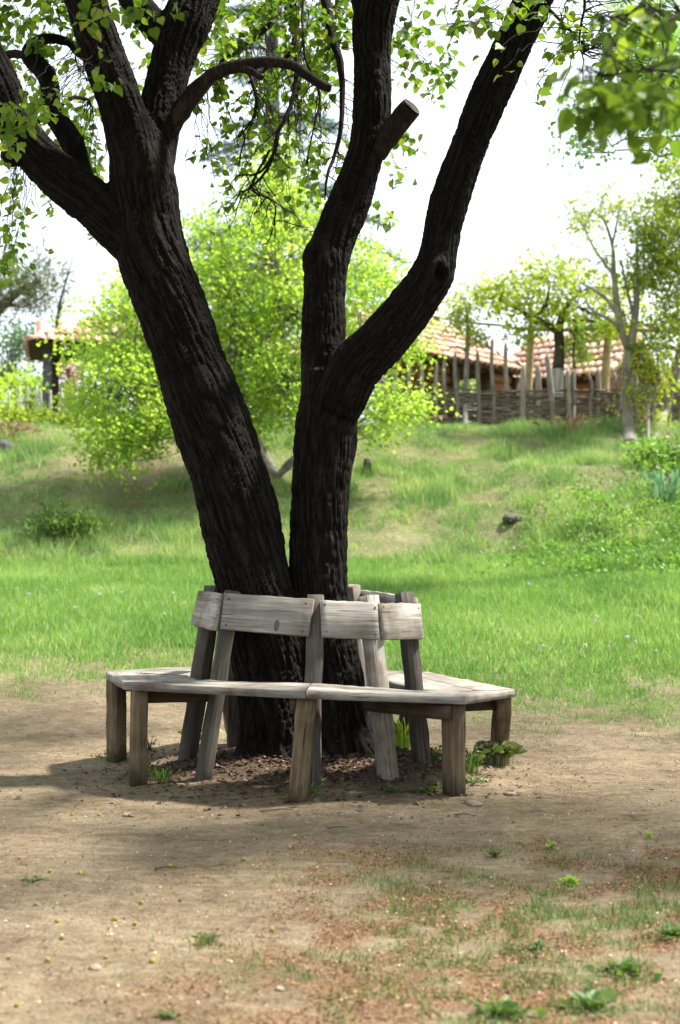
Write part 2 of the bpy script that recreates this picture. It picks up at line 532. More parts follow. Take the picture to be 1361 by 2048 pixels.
def grid_axis(parts):
    out = []
    for a, b, s in parts:
        out.append(np.arange(a, b, s))
    return np.concatenate(out + [[parts[-1][1]]])

gx = grid_axis([(-400, -60, 40), (-60, -12, 4), (-12, -4.5, .3), (-4.5, 4.5, .035), (4.5, 12, .3), (12, 60, 4), (60, 400, 40)])
gy = grid_axis([(-400, -40, 40), (-40, 0, 4), (0, 2.6, .2), (2.6, 9.4, .035), (9.4, 27, .09), (27, 45, .8), (45, 90, 5), (90, 400, 40)])
X, Y = np.meshgrid(gx, gy)
xf, yf = X.ravel(), Y.ravel()
Vg = np.stack([xf, yf, ground(xf, yf)], -1)
nx, ny = len(gx), len(gy)
ii = (np.arange(ny - 1)[:, None] * nx + np.arange(nx - 1)[None, :]).ravel()
Qg = np.stack([ii, ii + 1, ii + nx + 1, ii + nx], -1)
rt = np.hypot(xf - TREE[0], yf - TREE[1])
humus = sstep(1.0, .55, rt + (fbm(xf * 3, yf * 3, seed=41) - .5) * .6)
me = np_mesh('ground', Vg, Qg, True, {'grass': grass_density(xf, yf), 'rust': rust_mask(xf, yf), 'humus': humus})

def ground_mat():
    m, n, out = mat('dirt_and_turf')
    v = nd(n, 'ShaderNodeTexCoord').outputs['Object']
    sv = mapping(n, v, (1, 1.5, 1))
    a = noise(n, sv, 1.6, 5, 0.6)
    b = noise(n, sv, 14, 5, 0.65)
    c = noise(n, v, 90, 4, 0.7)
    s = mth(n, 'ADD', mth(n, 'MULTIPLY', a, .35), mth(n, 'ADD', mth(n, 'MULTIPLY', b, .35), mth(n, 'MULTIPLY', c, .3)))
    dirt = ramp(n, s, [(0.38, (.088, .063, .037)), (0.5, (.193, .148, .096)), (0.62, (.305, .245, .168))])
    speck = ramp(n, noise(n, v, 160, 2, .5), [(0.66, (1, 1, 1)), (0.74, (1.5, 1.4, 1.2))])
    dirt = mixc(n, 1.0, dirt, speck, 'MULTIPLY')
    dspeck = ramp(n, noise(n, v, 85, 3, .6), [(0.31, (.35, .3, .27)), (0.40, (1, 1, 1))])
    dirt = mixc(n, .8, dirt, dspeck, 'MULTIPLY')
    rust = ramp(n, c, [(0.35, (.09, .04, .02)), (0.6, (.25, .125, .055))])
    dirt = mixc(n, mth(n, 'MULTIPLY', attr(n, 'rust'), .75), dirt, rust)
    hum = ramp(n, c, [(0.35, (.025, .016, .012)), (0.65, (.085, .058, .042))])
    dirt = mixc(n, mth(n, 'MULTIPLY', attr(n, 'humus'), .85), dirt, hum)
    turf = ramp(n, noise(n, v, 30, 4, .7), [(0.35, (.06, .085, .03)), (0.5, (.115, .155, .05)), (0.68, (.24, .23, .115))])
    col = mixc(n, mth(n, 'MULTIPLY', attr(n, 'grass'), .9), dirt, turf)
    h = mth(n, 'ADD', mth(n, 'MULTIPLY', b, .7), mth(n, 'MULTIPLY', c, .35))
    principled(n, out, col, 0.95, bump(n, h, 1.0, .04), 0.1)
    return m
M_ground = ground_mat()
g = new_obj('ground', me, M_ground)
g['kind'] = 'structure'

# ------------------------------------------------------------------ grass
def blades(name, n, d0, d1, hfun, wfun, m, seg=1, extra=None, margin=.8, tintf=None, lean=.45):
    d = np.sqrt(rng.uniform(d0 ** 2, d1 ** 2, n))
    x = rng.uniform(-1, 1, n) * (.245 * d + margin)
    p = grass_density(x, d)
    if extra is not None:
        p = p * extra(x, d)
    k = rng.random(n) < p
    x, d, p = x[k], d[k], p[k]
    n = len(x)
    z = ground(x, d)
    h = hfun(x, d) * rng.uniform(.45, 1.3, n) * (.55 + .45 * p)
    wd = wfun(d) * rng.uniform(.7, 1.4, n)
    a = rng.uniform(0, 2 * math.pi, n)
    sx, sy = np.cos(a) * wd / 2, np.sin(a) * wd / 2
    lx = rng.normal(0, lean, n) * h
    ly = rng.normal(0, lean, n) * h
    t = np.clip(tintf(x, d) + rng.normal(0, .16, n), 0, .96)
    t = np.where(rng.random(n) < .06, 1.0, t)
    z0 = z - .01
    if seg == 1:
        V = np.stack([np.stack([x - sx, d - sy, z0], -1), np.stack([x + sx, d + sy, z0], -1), np.stack([x + lx, d + ly, z + h], -1)], 1)
        T = np.arange(3 * n).reshape(n, 3)
        me = np_mesh(name, V.reshape(-1, 3), T, False, {'tint': np.repeat(t, 3)})
    else:
        mx, my, mz = x + lx * .35, d + ly * .35, z + h * .6
        V = np.stack([np.stack([x - sx, d - sy, z0], -1), np.stack([x + sx, d + sy, z0], -1),
                      np.stack([mx + sx * .8, my + sy * .8, mz], -1), np.stack([mx - sx * .8, my - sy * .8, mz], -1),
                      np.stack([x + lx * 1.1, d + ly * 1.1, z + h * .95], -1)], 1)
        b = np.arange(n)[:, None] * 5
        me = np_mesh(name, V.reshape(-1, 3), [b + np.array([[0, 1, 2, 3]]), b + np.array([[3, 2, 4]])], False, {'tint': np.repeat(t, 5)})
    o = new_obj(name, me, m)
    o['kind'] = 'stuff'
    o['label'] = {'lawn_grass': 'bright green lawn grass between the bare dirt and the bank', 'bank_grass': 'longer grass on the slope below the woven fence',
                  'worn_grass': 'thin worn grass on the dirt in front of the bench'}[name]
    return o

tl = lambda x, d: .18 + .62 * fbm(x * .8, d * .8, seed=51) + .25 * (fbm(x * 3, d * 3, seed=52) - .5)
blades('lawn_grass', 620000, 8.2, 18.0, lambda x, d: .045 + .05 * sstep(9, 12, d) * (.4 + 1.2 * fbm(x * 1.1, d * 1.1, seed=53)), lambda d: .0048 + .00018 * d, M_grass, 1, tintf=tl, margin=3.2)
blades('bank_grass', 430000, 17.6, 27.0, lambda x, d: (.035 + .20 * sstep(.35, .75, fbm(x * 1.9, d * 1.9, seed=54)) + .04 * sstep(23.2, 24.8, d)) * (1 - .72 * sstep(23.9, 24.9, d)), lambda d: .009 + 0 * d, M_bankgrass, 1,
       tintf=lambda x, d: -.08 + 1.15 * fbm(x * 2.2, d * 1.6, seed=55), margin=4.0)
blades('worn_grass', 260000, 2.9, 8.6, lambda x, d: .022 + .028 * fbm(x * 4, d * 4, seed=56), lambda d: .0023 + 0 * d, M_dry, 2, tintf=lambda x, d: .1 + .6 * fbm(x * 3, d * 3, seed=57), margin=.5, lean=.7)

# ------------------------------------------------------------------ the big tree
def px_path(rows, step=.06):
    """rows px, py, width in px, distance -> samples x,y,z,r"""
    P = []
    for px, py, wpx, d in rows:
        p = at(px, py, d)
        P.append((*p, wpx / 2 * d / F))
    return spline(P, step)

STEMS = {
 'L': [(590, 1560, 235, 7.0), (574, 1500, 178, 7.0), (556, 1400, 156, 7.0), (533, 1270, 150, 7.0), (510, 1180, 148, 7.0), (472, 1000, 156, 7.0), (441, 900, 152, 7.02), (406, 800, 147, 7.03),
       (372, 700, 140, 7.05), (337, 600, 138, 7.05), (300, 500, 146, 7.05), (291, 420, 134, 7.06), (284, 330, 130, 7.07), (277, 275, 118, 7.08)],
 'A': [(284, 345, 118, 7.06), (264, 280, 102, 7.05), (240, 200, 90, 7.0), (203, 100, 86, 6.95), (172, 0, 86, 6.9), (150, -90, 78, 6.85), (110, -260, 60, 6.7), (60, -460, 36, 6.4)],
 'B': [(295, 360, 108, 7.1), (314, 270, 90, 7.15), (326, 200, 84, 7.2), (348, 110, 90, 7.25), (380, 30, 98, 7.3), (412, -50, 84, 7.4), (470, -250, 56, 7.7), (540, -430, 32, 8.1)],
 'S': [(345, 90, 56, 7.25), (300, 40, 60, 7.3), (258, -15, 56, 7.4), (210, -150, 42, 7.7), (170, -330, 24, 8.1)],
 'E': [(292, 505, 105, 7.05), (232, 450, 104, 7.05), (190, 408, 98, 7.06), (130, 360, 92, 7.07), (72, 305, 86, 7.08), (28, 245, 84, 7.08), (0, 175, 82, 7.08), (-35, 95, 76, 7.1), (-110, -60, 58, 7.15), (-210, -280, 36, 7.2)],
 'G': [(182, 402, 66, 7.1), (162, 348, 52, 7.15), (147, 290, 48, 7.2), (119, 245, 44, 7.25), (100, 215, 44, 7.3), (102, 183, 40, 7.35), (90, 146, 40, 7.4), (60, 115, 36, 7.45), (63, 95, 30, 7.5), (82, 80, 25, 7.5), (112, 78, 22, 7.55), (140, 86, 18, 7.6)],
 'K': [(66, 300, 46, 7.06), (34, 312, 42, 7.04), (8, 318, 36, 7.0)],
 'R': [(672, 1560, 215, 7.05), (670, 1500, 160, 7.05), (664, 1400, 136, 7.06), (648, 1270, 120, 7.06), (637, 1180, 112, 7.07), (640, 1000, 116, 7.08), (649, 900, 120, 7.1), (658, 800, 120, 7.1), (664, 745, 118, 7.1)],
 'C': [(652, 790, 104, 7.12), (647, 700, 90, 7.15), (648, 600, 84, 7.18), (654, 525, 90, 7.2), (670, 470, 86, 7.22), (697, 410, 84, 7.25), (722, 340, 78, 7.27), (740, 280, 75, 7.3), (746, 200, 77, 7.32), (744, 100, 77, 7.35),
       (748, 35, 84, 7.35), (775, -40, 74, 7.35), (820, -150, 56, 7.4), (880, -330, 34, 7.6)],
 'N': [(745, 50, 66, 7.35), (722, -50, 62, 7.4), (690, -180, 46, 7.6), (650, -350, 28, 8.0)],
 'D': [(668, 815, 106, 7.05), (706, 742, 106, 7.0), (755, 690, 102, 6.97), (800, 640, 96, 6.95), (845, 580, 92, 6.92), (866, 545, 92, 6.9), (877, 500, 78, 6.9), (887, 450, 76, 6.9), (900, 400, 79, 6.88), (937, 300, 76, 6.85),
       (976, 200, 78, 6.8), (1021, 100, 78, 6.75), (1066, 0, 80, 6.7), (1095, -80, 72, 6.65), (1160, -250, 54, 6.5), (1240, -450, 32, 6.2)],
}
tree_base = at(615, 1530, 7.0)
big_tree = empty('shade_tree', (TREE[0], TREE[1], gz(*TREE)), 'large dark barked twin trunked tree leaning inside the round bench', 'tree')
G_ = Geo()
skel = []
for ki, (k, rows) in enumerate(STEMS.items()):
    S = px_path(rows, .05)
    S[:, 3] *= 1 + .025 * np.sin(np.arange(len(S)) * .55 + ki * 2)
    G_.add(*tube(S, 16))
    T_, U_, W_ = frames(S[:, :3])
    cl = np.concatenate([[0], np.cumsum(np.linalg.norm(np.diff(S[:, :3], axis=0), axis=1))])
    off = 0.0
    if k != 'L' and k != 'R':
        PS = np.vstack(skel)
        off = PS[np.linalg.norm(PS[:, :3] - S[0, :3], axis=1).argmin(), 13]
    skel.append(np.hstack([S, T_, U_, W_, cl[:, None] + off]))
tmp = new_obj('trunk_base', G_.mesh('trunk_base'))
md = tmp.modifiers.new('r', 'REMESH'); md.mode = 'VOXEL'; md.voxel_size = .0098
sm = tmp.modifiers.new('s', 'SMOOTH'); sm.factor = .5; sm.iterations = 9
dg = bpy.context.evaluated_depsgraph_get()
tme = bpy.data.meshes.new_from_object(tmp.evaluated_get(dg))
bpy.data.objects.remove(tmp)
nv = len(tme.vertices)
V = np.zeros(nv * 3, np.float32); tme.vertices.foreach_get('co', V); V = V.reshape(-1, 3).astype(float)
NR = np.zeros(nv * 3, np.float32); tme.vertices.foreach_get('normal', NR); NR = NR.reshape(-1, 3).astype(float)
SK = np.vstack(skel)
near = np.zeros(nv, int)
fade = np.ones(nv)
SID = np.concatenate([np.full(len(q), i) for i, q in enumerate(skel)])
for i in range(0, nv, 20000):
    dd = np.linalg.norm(V[i:i + 20000, None] - SK[None, :, :3], axis=2) / SK[None, :, 3]
    near[i:i + 20000] = dd.argmin(1)
    per = np.stack([dd[:, SID == q].min(1) for q in range(len(skel))], 1)
    per.sort(axis=1)
    fade[i:i + 20000] = .25 + .75 * sstep(.0, .28, per[:, 1] - per[:, 0])
s_ = SK[near]
rel_ = V - s_[:, :3]
along = s_[:, 13] + (rel_ * s_[:, 4:7]).sum(1)
cu, cw = (rel_ * s_[:, 7:10]).sum(1), (rel_ * s_[:, 10:13]).sum(1)
ang = np.arctan2(cw, cu) + .55 * along          # the bark spirals a little
R_ = .26
bc = np.stack([np.cos(ang) * R_, np.sin(ang) * R_, along], -1)
wx = (fbm(bc[:, 0] * 5, bc[:, 1] * 5, bc[:, 2] * 2.2, 3, 61) - .5) * .035
wy = (fbm(bc[:, 0] * 5, bc[:, 1] * 5, bc[:, 2] * 2.2, 3, 62) - .5) * .035
q1 = vnoise((bc[:, 0] + wx) * 46, (bc[:, 1] + wy) * 46, bc[:, 2] * 6.0, 63)
q2 = vnoise((bc[:, 0] + wx) * 75, (bc[:, 1] + wy) * 75, bc[:, 2] * 17, 64)
q3 = vnoise((bc[:, 0] + wx) * 60, (bc[:, 1] + wy) * 60, bc[:, 2] * 30, 66)
ridge = np.clip(np.abs(2 * q1 - 1) * 1.9, 0, 1) ** .8 * .62 + np.clip(np.abs(2 * q2 - 1) * 1.7, 0, 1) * .28 + q3 * .10
thick = np.clip(s_[:, 3] / .16, .3, 1.1)
zg = V[:, 2] - ground(V[:, 0], V[:, 1], False)
disp = .05 * np.exp(-np.clip(zg, 0, 9) / .11) * (.45 + .55 * np.cos(np.arctan2(V[:, 1] - TREE[1], V[:, 0] - TREE[0]) * 7 + 1))
disp += (ridge - .62) * .023 * thick * fade + (fbm(bc[:, 0] * 4, bc[:, 1] * 4, bc[:, 2] * 1.5, 3, 65) - .5) * .026 * thick
# burls and hollow knots
for px, py, d, r, dep in ((627, 505, 7.03, .052, .06), (880, 545, 6.76, .036, .05), (668, 515, 7.04, .03, .02), (715, 455, 7.1, .022, .016), (398, 995, 6.8, .02, -.012)):
    c = at(px, py, d)
    q = np.linalg.norm((V - c) * np.array((1.25, .6, .8)), axis=1) / r
    disp += np.where(q < 3, .55 * dep * np.exp(-((q - 1.45) / .55) ** 2) - 1.15 * dep * np.exp(-(q / .85) ** 4), 0)
V += NR * disp[:, None]
tme.vertices.foreach_set('co', V.astype(np.float32).ravel())
ar = tme.attributes.new('ridge', 'FLOAT', 'POINT')
ar.data.foreach_set('value', ridge.astype(np.float32))
av = tme.attributes.new('bark_co', 'FLOAT_VECTOR', 'POINT')
av.data.foreach_set('vector', bc.astype(np.float32).ravel())
tme.polygons.foreach_set('use_smooth', np.ones(len(tme.polygons), bool))
tme.update()
tme.materials.clear()
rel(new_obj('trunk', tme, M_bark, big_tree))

def limb(name, rows, parent, m, n=8, step=.04, wob=.18):
    S = px_path(rows, step)
    S[:, :3] += (rng.random((len(S), 3)) - .5) * S[:, 3:4] * .25
    V, Q, T = tube(S, n, True, wob)
    o = new_obj(name, np_mesh(name, V, [Q, T], True), m, parent)
    return rel(o), S

# sawn-off stub on the right stem and its cut face
stub, S = limb('cut_stub', [(752, 305, 46, 7.27), (785, 262, 47, 7.22), (826, 213, 45, 7.15)], big_tree, M_barkobj, 14, .03, .08)
a = norm(S[-1, :3] - S[-4, :3])
u = norm(np.cross(a, (0, 1, 0))); v_ = np.cross(a, u)
th = np.linspace(0, 2 * math.pi, 14, endpoint=False)
Rc = S[-1, 3] * .93
Vc = np.vstack([S[-1, :3] + a * .004 + Rc * (np.cos(th)[:, None] * u + np.sin(th)[:, None] * v_), S[-1, :3] + a * .010])
o = new_obj('cut_face', np_mesh('cut_face', Vc, np.array([(i, (i + 1) % 14, 14) for i in range(14)])), M_cut, stub)
o.location = -Vector(big_tree.location) - Vector(stub.location)

PATHS = []          # everything twigs can hang from
def branch(rows, n=7):
    o, S = limb('branch', rows, big_tree, M_barkobj, n)
    PATHS.append(S)
    return S
branch([(322, 285, 40, 7.16), (348, 244, 42, 7.14), (380, 196, 37, 7.12), (412, 160, 29, 7.08), (452, 138, 27, 7.05), (510, 126, 24, 7.02), (570, 126, 22, 7.0), (608, 146, 20, 7.0), (638, 167, 18, 7.0), (662, 178, 17, 7.0)], 9)
branch([(470, 134, 20, 7.04), (498, 139, 18, 7.0), (524, 156, 12, 6.96)])
branch([(580, -60, 26, 8.4), (585, 20, 20, 8.3), (592, 80, 16, 8.2), (575, 110, 13, 8.15), (545, 125, 11, 8.1), (500, 165, 8, 8.0)])
branch([(592, 80, 14, 8.2), (594, 140, 11, 8.1), (585, 200, 9, 8.0), (572, 235, 9, 7.95), (556, 265, 8, 7.9), (551, 300, 7, 7.9), (520, 345, 5, 7.85), (478, 350, 3, 7.8)])
branch([(640, -60, 24, 8.0), (655, 20, 22, 7.9), (665, 80, 18, 7.85), (678, 115, 16, 7.8), (684, 170, 13, 7.8), (683, 250, 10, 7.75), (670, 310, 8, 7.75), (655, 350, 6, 7.7), (650, 400, 3, 7.7)])
branch([(610, -40, 8, 7.9), (605, 40, 6, 7.8), (612, 120, 5, 7.7), (640, 190, 6, 7.7), (628, 255, 4, 7.65), (612, 330, 3, 7.6)])
branch([(560, 20, 16, 8.6), (530, 60, 14, 8.5), (480, 95, 13, 8.4), (440, 130, 11, 8.3), (420, 170, 9, 8.2), (394, 204, 7, 8.1)])
branch([(500, 148, 7, 7.6), (512, 190, 7, 7.6), (512, 215, 7, 7.6), (505, 240, 5, 7.6), (478, 275, 3, 7.6)])
branch([(556, 265, 7, 7.9), (540, 330, 6, 7.85), (500, 378, 5, 7.8), (480, 382, 3, 7.75)])
branch([(540, 300, 6, 7.85), (505, 375, 5, 7.8), (545, 400, 4, 7.75), (552, 425, 3, 7.7), (545, 460, 2, 7.7)])
branch([(140, 86, 18, 7.6), (160, 110, 13, 7.7), (190, 130, 10, 7.8)])
branch([(-40, 140, 24, 7.6), (20, 110, 18, 7.6), (60, 112, 15, 7.5)])
branch([(60, 260, 12, 8.2), (85, 235, 11, 8.2), (115, 215, 10, 8.2), (150, 195, 9, 8.3), (180, 200, 7, 8.4)])
branch([(1065, -10, 12, 6.8), (1100, 20, 8, 6.6), (1140, 60, 6, 6.4), (1175, 95, 4, 6.3)])
branch([(1160, -60, 9, 6.2), (1170, 5, 6, 6.2), (1162, 50, 5, 6.2), (1158, 100, 3, 6.2)])
branch([(1560, -140, 20, 3.6), (1460, 40, 14, 3.3), (1361, 132, 9, 3.15), (1290, 140, 6, 3.05), (1210, 150, 4, 3.0), (1130, 160, 2.5, 2.95)])
branch([(1560, -160, 16, 3.8), (1440, -40, 10, 3.6), (1340, 40, 7, 3.4), (1270, 40, 4, 3.3), (1210, 30, 3, 3.2)])

# leaves seen in the picture, hung in clumps on fine drooping twigs: px, py, dist, spread px x, y, clumps, leaves per clump
CL = [
 (60, 35, 7.6, 90, 50, 19, 13), (160, 40, 8.2, 70, 50, 9, 11), (30, 90, 8.6, 70, 60, 11, 11), (90, 150, 8.6, 60, 40, 8, 10),
 (16, 250, 6.1, 22, 45, 7, 10), (55, 190, 6.4, 30, 30, 4, 8), (85, 225, 6.6, 40, 25, 5, 7), (205, 152, 5.0, 26, 14, 3, 5), (195, 25, 5.0, 38, 30, 5, 7), (315, 28, 5.1, 50, 22, 6, 7),
 (150, 240, 9.0, 60, 60, 10, 10), (190, 330, 9.2, 40, 60, 9, 9), (140, 330, 9.5, 60, 60, 9, 9), (265, 100, 8.6, 24, 70, 9, 10), (255, 190, 8.6, 18, 50, 5, 8),
 (15, 470, 8.4, 22, 60, 7, 9), (30, 380, 8.6, 30, 40, 5, 7), (110, 410, 8.8, 22, 16, 2, 7), (5, 545, 8.4, 20, 30, 3, 7), (70, 260, 9.5, 90, 60, 12, 9), (165, 270, 9.4, 60, 90, 9, 9), (200, 420, 9.4, 20, 50, 4, 8), (60, 480, 9.0, 70, 50, 6, 7), (400, 130, 8.4, 30, 60, 5, 9), (20, 150, 8.8, 50, 70, 8, 10),
 (440, 60, 8.0, 60, 60, 10, 10), (520, 30, 8.6, 70, 40, 14, 11), (590, 50, 8.2, 70, 45, 14, 11), (660, 40, 8.0, 40, 50, 9, 10), (430, 35, 7.8, 30, 30, 4, 8),
 (460, 80, 7.8, 30, 40, 5, 8), (560, 150, 8.6, 70, 40, 11, 9), (640, 130, 8.2, 40, 60, 9, 9), (600, 180, 8.6, 60, 40, 9, 9), (450, 195, 8.4, 28, 18, 3, 9), (625, 212, 7.6, 14, 12, 1, 5),
 (530, 240, 8.6, 60, 40, 7, 9), (600, 250, 8.4, 40, 30, 5, 9), (430, 310, 8.2, 34, 14, 4, 8), (500, 290, 8.4, 40, 40, 7, 9), (560, 330, 8.6, 40, 40, 7, 9), (640, 330, 8.4, 30, 50, 5, 8), (450, 400, 8.4, 16, 14, 2, 8),
 (690, 60, 7.8, 20, 50, 4, 8), (695, 340, 8.0, 16, 30, 2, 7), (640, 400, 8.6, 30, 40, 4, 8), (580, 420, 8.8, 40, 40, 5, 8), (430, 235, 8.4, 40, 30, 3, 7),
 (820, 60, 7.9, 30, 50, 6, 9), (880, 120, 8.2, 30, 50, 6, 9), (850, 150, 8.4, 40, 50, 7, 9), (810, 300, 7.9, 26, 30, 4, 9), (805, 350, 7.9, 24, 20, 3, 8), (780, 420, 8.2, 20, 20, 2, 8),
 (845, 58, 6.3, 18, 14, 2, 7), (912, 58, 6.2, 20, 12, 2, 7), (965, 60, 6.2, 24, 16, 3, 7), (990, 15, 6.2, 50, 14, 4, 8), (880, 10, 7.0, 60, 14, 4, 8),
 (998, 90, 6.0, 24, 10, 1, 5), (1012, 132, 6.0, 16, 12, 1, 5), (1075, 48, 6.2, 26, 18, 2, 6), (1060, 158, 6.1, 22, 16, 2, 5), (1068, 190, 6.0, 22, 8, 1, 4), (1125, 55, 6.3, 24, 26, 4, 8), (1140, 110, 6.3, 26, 18, 4, 8),
 (1180, 45, 6.4, 24, 24, 3, 6), (1105, 240, 6.2, 9, 5, 1, 4), (1142, 240, 6.1, 8, 10, 1, 5), (1240, 100, 5.6, 30, 30, 5, 7), (1280, 60, 5.8, 40, 40, 6, 8), (1330, 40, 5.8, 40, 40, 7, 8), (1260, 130, 5.4, 36, 30, 5, 7), (1300, 150, 5.4, 40, 40, 6, 8), (1340, 180, 5.6, 24, 50, 6, 8),
 (1150, 160, 2.95, 26, 8, 2, 5), (1200, 180, 2.98, 34, 16, 4, 6), (1250, 200, 3.0, 34, 22, 4, 6), (1290, 180, 3.05, 34, 22, 4, 6), (1330, 250, 3.1, 30, 16, 3, 5), (1250, 40, 3.25, 50, 18, 4, 6), (1290, 70, 3.3, 24, 18, 2, 5), (1225, 245, 3.0, 16, 14, 1, 4), (1355, 280, 3.1, 12, 16, 1, 4), (1350, 170, 3.1, 14, 20, 1, 5),
]
allS = np.vstack([p for p in PATHS] + [SK[:, :4]])
LP, LA, LS, LT, LV = [], [], [], [], []
tw = Geo()
for px, py, d, sx, sy, nc, nl in CL:
    for c in range(nc):
        qx = px + np.clip(rng.normal(0, .6), -1.2, 1.2) * sx
        qy = py + np.clip(rng.normal(0, .6), -1.2, 1.2) * sy
        dd = d + rng.uniform(-.35, .35) * (1 if d > 4 else .25)
        C = at(qx, qy, dd)
        up = np.linalg.norm(allS[:, :3] - (C + (0, 0, .25)), axis=1) + np.where(allS[:, 2] < C[2] + .05, 1.0, 0)
        j = int(up.argmin())
        B = allS[j, :3] if up[j] < (.9 if d > 4 else .35) else C + np.array((rng.normal(0, .18), rng.normal(0, .15), rng.uniform(.25, .5)))
        M1 = B + (C - B) * .5 + np.array((rng.normal(0, .04), rng.normal(0, .04), .05))
        S = spline([(*B, .0028), (*M1, .0022), (*C, .0012)], .06)
        S[1:-1, :3] += rng.normal(0, .007, (len(S) - 2, 3))
        tw.add(*tube(S, 4, False))
        t0 = rng.uniform(.2, .75) if d > 4 else rng.uniform(.3, .65)
        for l in range(nl):
            f = rng.random()
            base = B + (C - B) * (.62 + .38 * f) if l % 3 else C
            dirn = norm(np.array((rng.normal(0, .7), rng.normal(0, .7), -rng.uniform(.15, 1.0))))
            pl = rng.uniform(.012, .045)
            LP.append(base + rng.normal(0, .02, 3) + dirn * pl)
            LA.append(dirn); LS.append(rng.uniform(.028, .058) * (1 if d < 4 else min(1.05, .55 + d * .06))); LT.append(np.clip(t0 + rng.normal(0, .15), 0, .95) if rng.random() > .008 else 1.0)
LP, LA, LS, LT = np.array(LP), np.array(LA), np.array(LS), np.array(LT)
V, T, t = leaves(LP, LS, LA, HEART_V, HEART_F, LT, flat=.55)
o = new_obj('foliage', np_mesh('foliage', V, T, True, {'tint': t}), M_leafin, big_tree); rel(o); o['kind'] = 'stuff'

# bare drooping twigs growing from the hanging branches
for S0 in PATHS[2:11]:
    for k in range(13):
        p = S0[rng.integers(len(S0) // 5, len(S0)), :3]
        L_ = rng.uniform(.10, .34)
        v0 = np.array((rng.normal(0, .7), rng.normal(0, .4), -rng.uniform(0.1, 1.0)))
        pts = [(*p, .0038)]
        q = p.copy()
        for s in range(5):
            v0 = norm(v0 + rng.normal(0, .45, 3) + np.array((0, 0, -.25)))
            q = q + v0 * L_ / 5
            pts.append((*q, .0036 - .00055 * s))
            if s in (1, 3):
                v1 = norm(v0 + rng.normal(0, .8, 3)); q1_ = q + v1 * L_ * rng.uniform(.15, .4)
                tw.add(*tube(spline([(*q, .0028), (*((q + q1_) / 2 + rng.normal(0, .008, 3)), .0022), (*q1_, .0014)], .05), 3, False))
        tw.add(*tube(np.array(pts), 4, False))
tw.obj('twigs', M_barkobj, big_tree)['kind'] = 'stuff'

# unseen crown above the frame, spread and gaps shaped to place shade and sun
n = 120000
Pc = np.array((1.1, 5.6, 6.0)) + rng.normal(size=(n, 3)) * np.array((2.7, 2.9, .8))
cn = fbm(Pc[:, 0] * .62, Pc[:, 1] * .62, Pc[:, 2] * .3, 3, 71)
k = (Pc[:, 2] > EYE + .405 * np.maximum(Pc[:, 1], 0) + .28) & (cn - .15 * np.exp(-(((Pc[:, 0] - 3.8) / 1.5) ** 2 + ((Pc[:, 1] - 8.0) / 1.3) ** 2)) - .2 * sstep(5.2, 3.8, Pc[:, 1]) * sstep(.3, 1.5, Pc[:, 0]) - .15 * np.exp(-(((Pc[:, 0] - 1.5) / .8) ** 2 + ((Pc[:, 1] - 9.2) / .8) ** 2)) > .472) & (np.abs(Pc[:, 0] - .9) < 6.5) & (Pc[:, 2] < 8.4)  # openings cut where sun should reach the bench, ground and near leaves
Pc = Pc[k]
V, T, t = leaves(Pc, rng.uniform(.06, .12, len(Pc)), rng.normal(size=(len(Pc), 3)) + (0, 0, -.5), DIAM_V, DIAM_F, rng.uniform(.1, .8, len(Pc)))
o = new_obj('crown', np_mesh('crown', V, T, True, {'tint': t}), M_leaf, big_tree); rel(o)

# ------------------------------------------------------------------ round bench
BC = np.array((-.17, 7.05))
bench = empty('tree_bench', (BC[0], BC[1], 0), 'weathered grey seven sided wooden bench encircling the big tree', 'bench')

def place(o, origin, ex, ey, ez):
    ex, ey, ez = [Vector(tuple(e)).normalized() for e in (ex, ey, ez)]
    m = Matrix(((ex.x, ey.x, ez.x, origin[0]), (ex.y, ey.y, ez.y, origin[1]), (ex.z, ey.z, ez.z, origin[2]), (0, 0, 0, 1)))
    p = o.parent
    base = Matrix.Identity(4)
    while p is not None:
        base = p.matrix_basis.inverted() @ base if p.parent is None else base @ p.matrix_basis.inverted()
        p = p.parent
    if o.parent is not None and o.parent.parent is not None:
        base = o.parent.matrix_basis.inverted() @ o.parent.parent.matrix_basis.inverted()
    o.matrix_basis = base @ m
    return o

def timber_mesh(name, L, wd, th_, segs=8, jit=.003, cham=.006, m0=0.0, m1=0.0, taper=1.0):
    """length along x from 0 to L, width y centred, thickness z centred; ends mitred by m0, m1 (dx per dy)"""
    hw, ht = wd / 2, th_ / 2
    prof = np.array([(-hw + cham, -ht), (hw - cham, -ht), (hw, -ht + cham), (hw, ht - cham), (hw - cham, ht), (-hw + cham, ht), (-hw, ht - cham), (-hw, -ht + cham)])
    V = []
    for i in range(segs + 1):
        f = i / segs
        k = 1 + (taper - 1) * f
        for (y, z) in prof:
            x0, x1 = m0 * y, L + m1 * y
            j = rng.normal(0, jit, 2) * (1 if 0 < i < segs else .5)
            V.append((x0 + (x1 - x0) * f, y * k + j[0], z * k + j[1] * .6))
    Q = []
    for i in range(segs):
        for j in range(8):
            Q.append((i * 8 + j, (i + 1) * 8 + j, (i + 1) * 8 + (j + 1) % 8, i * 8 + (j + 1) % 8))
    V = np.array(V)
    T = [(0, j, j + 1) for j in range(1, 7)] + [(segs * 8, segs * 8 + j + 1, segs * 8 + j) for j in range(1, 7)]
    return np_mesh(name, V, [np.array(Q), np.array(T)])

def timber(name, p0, p1, wd, th_, face, m, parent, **kw):
    """square timber from p0 to p1; its thickness axis points to 'face'"""
    p0, p1 = np.asarray(p0, float), np.asarray(p1, float)
    ex = norm(p1 - p0)
    ez = np.asarray(face, float); ez = norm(ez - ex * ez.dot(ex))
    ey = np.cross(ez, ex)
    o = new_obj(name, timber_mesh(name, np.linalg.norm(p1 - p0), wd, th_, **kw), m, parent)
    return place(o, p0, ex, ey, ez)

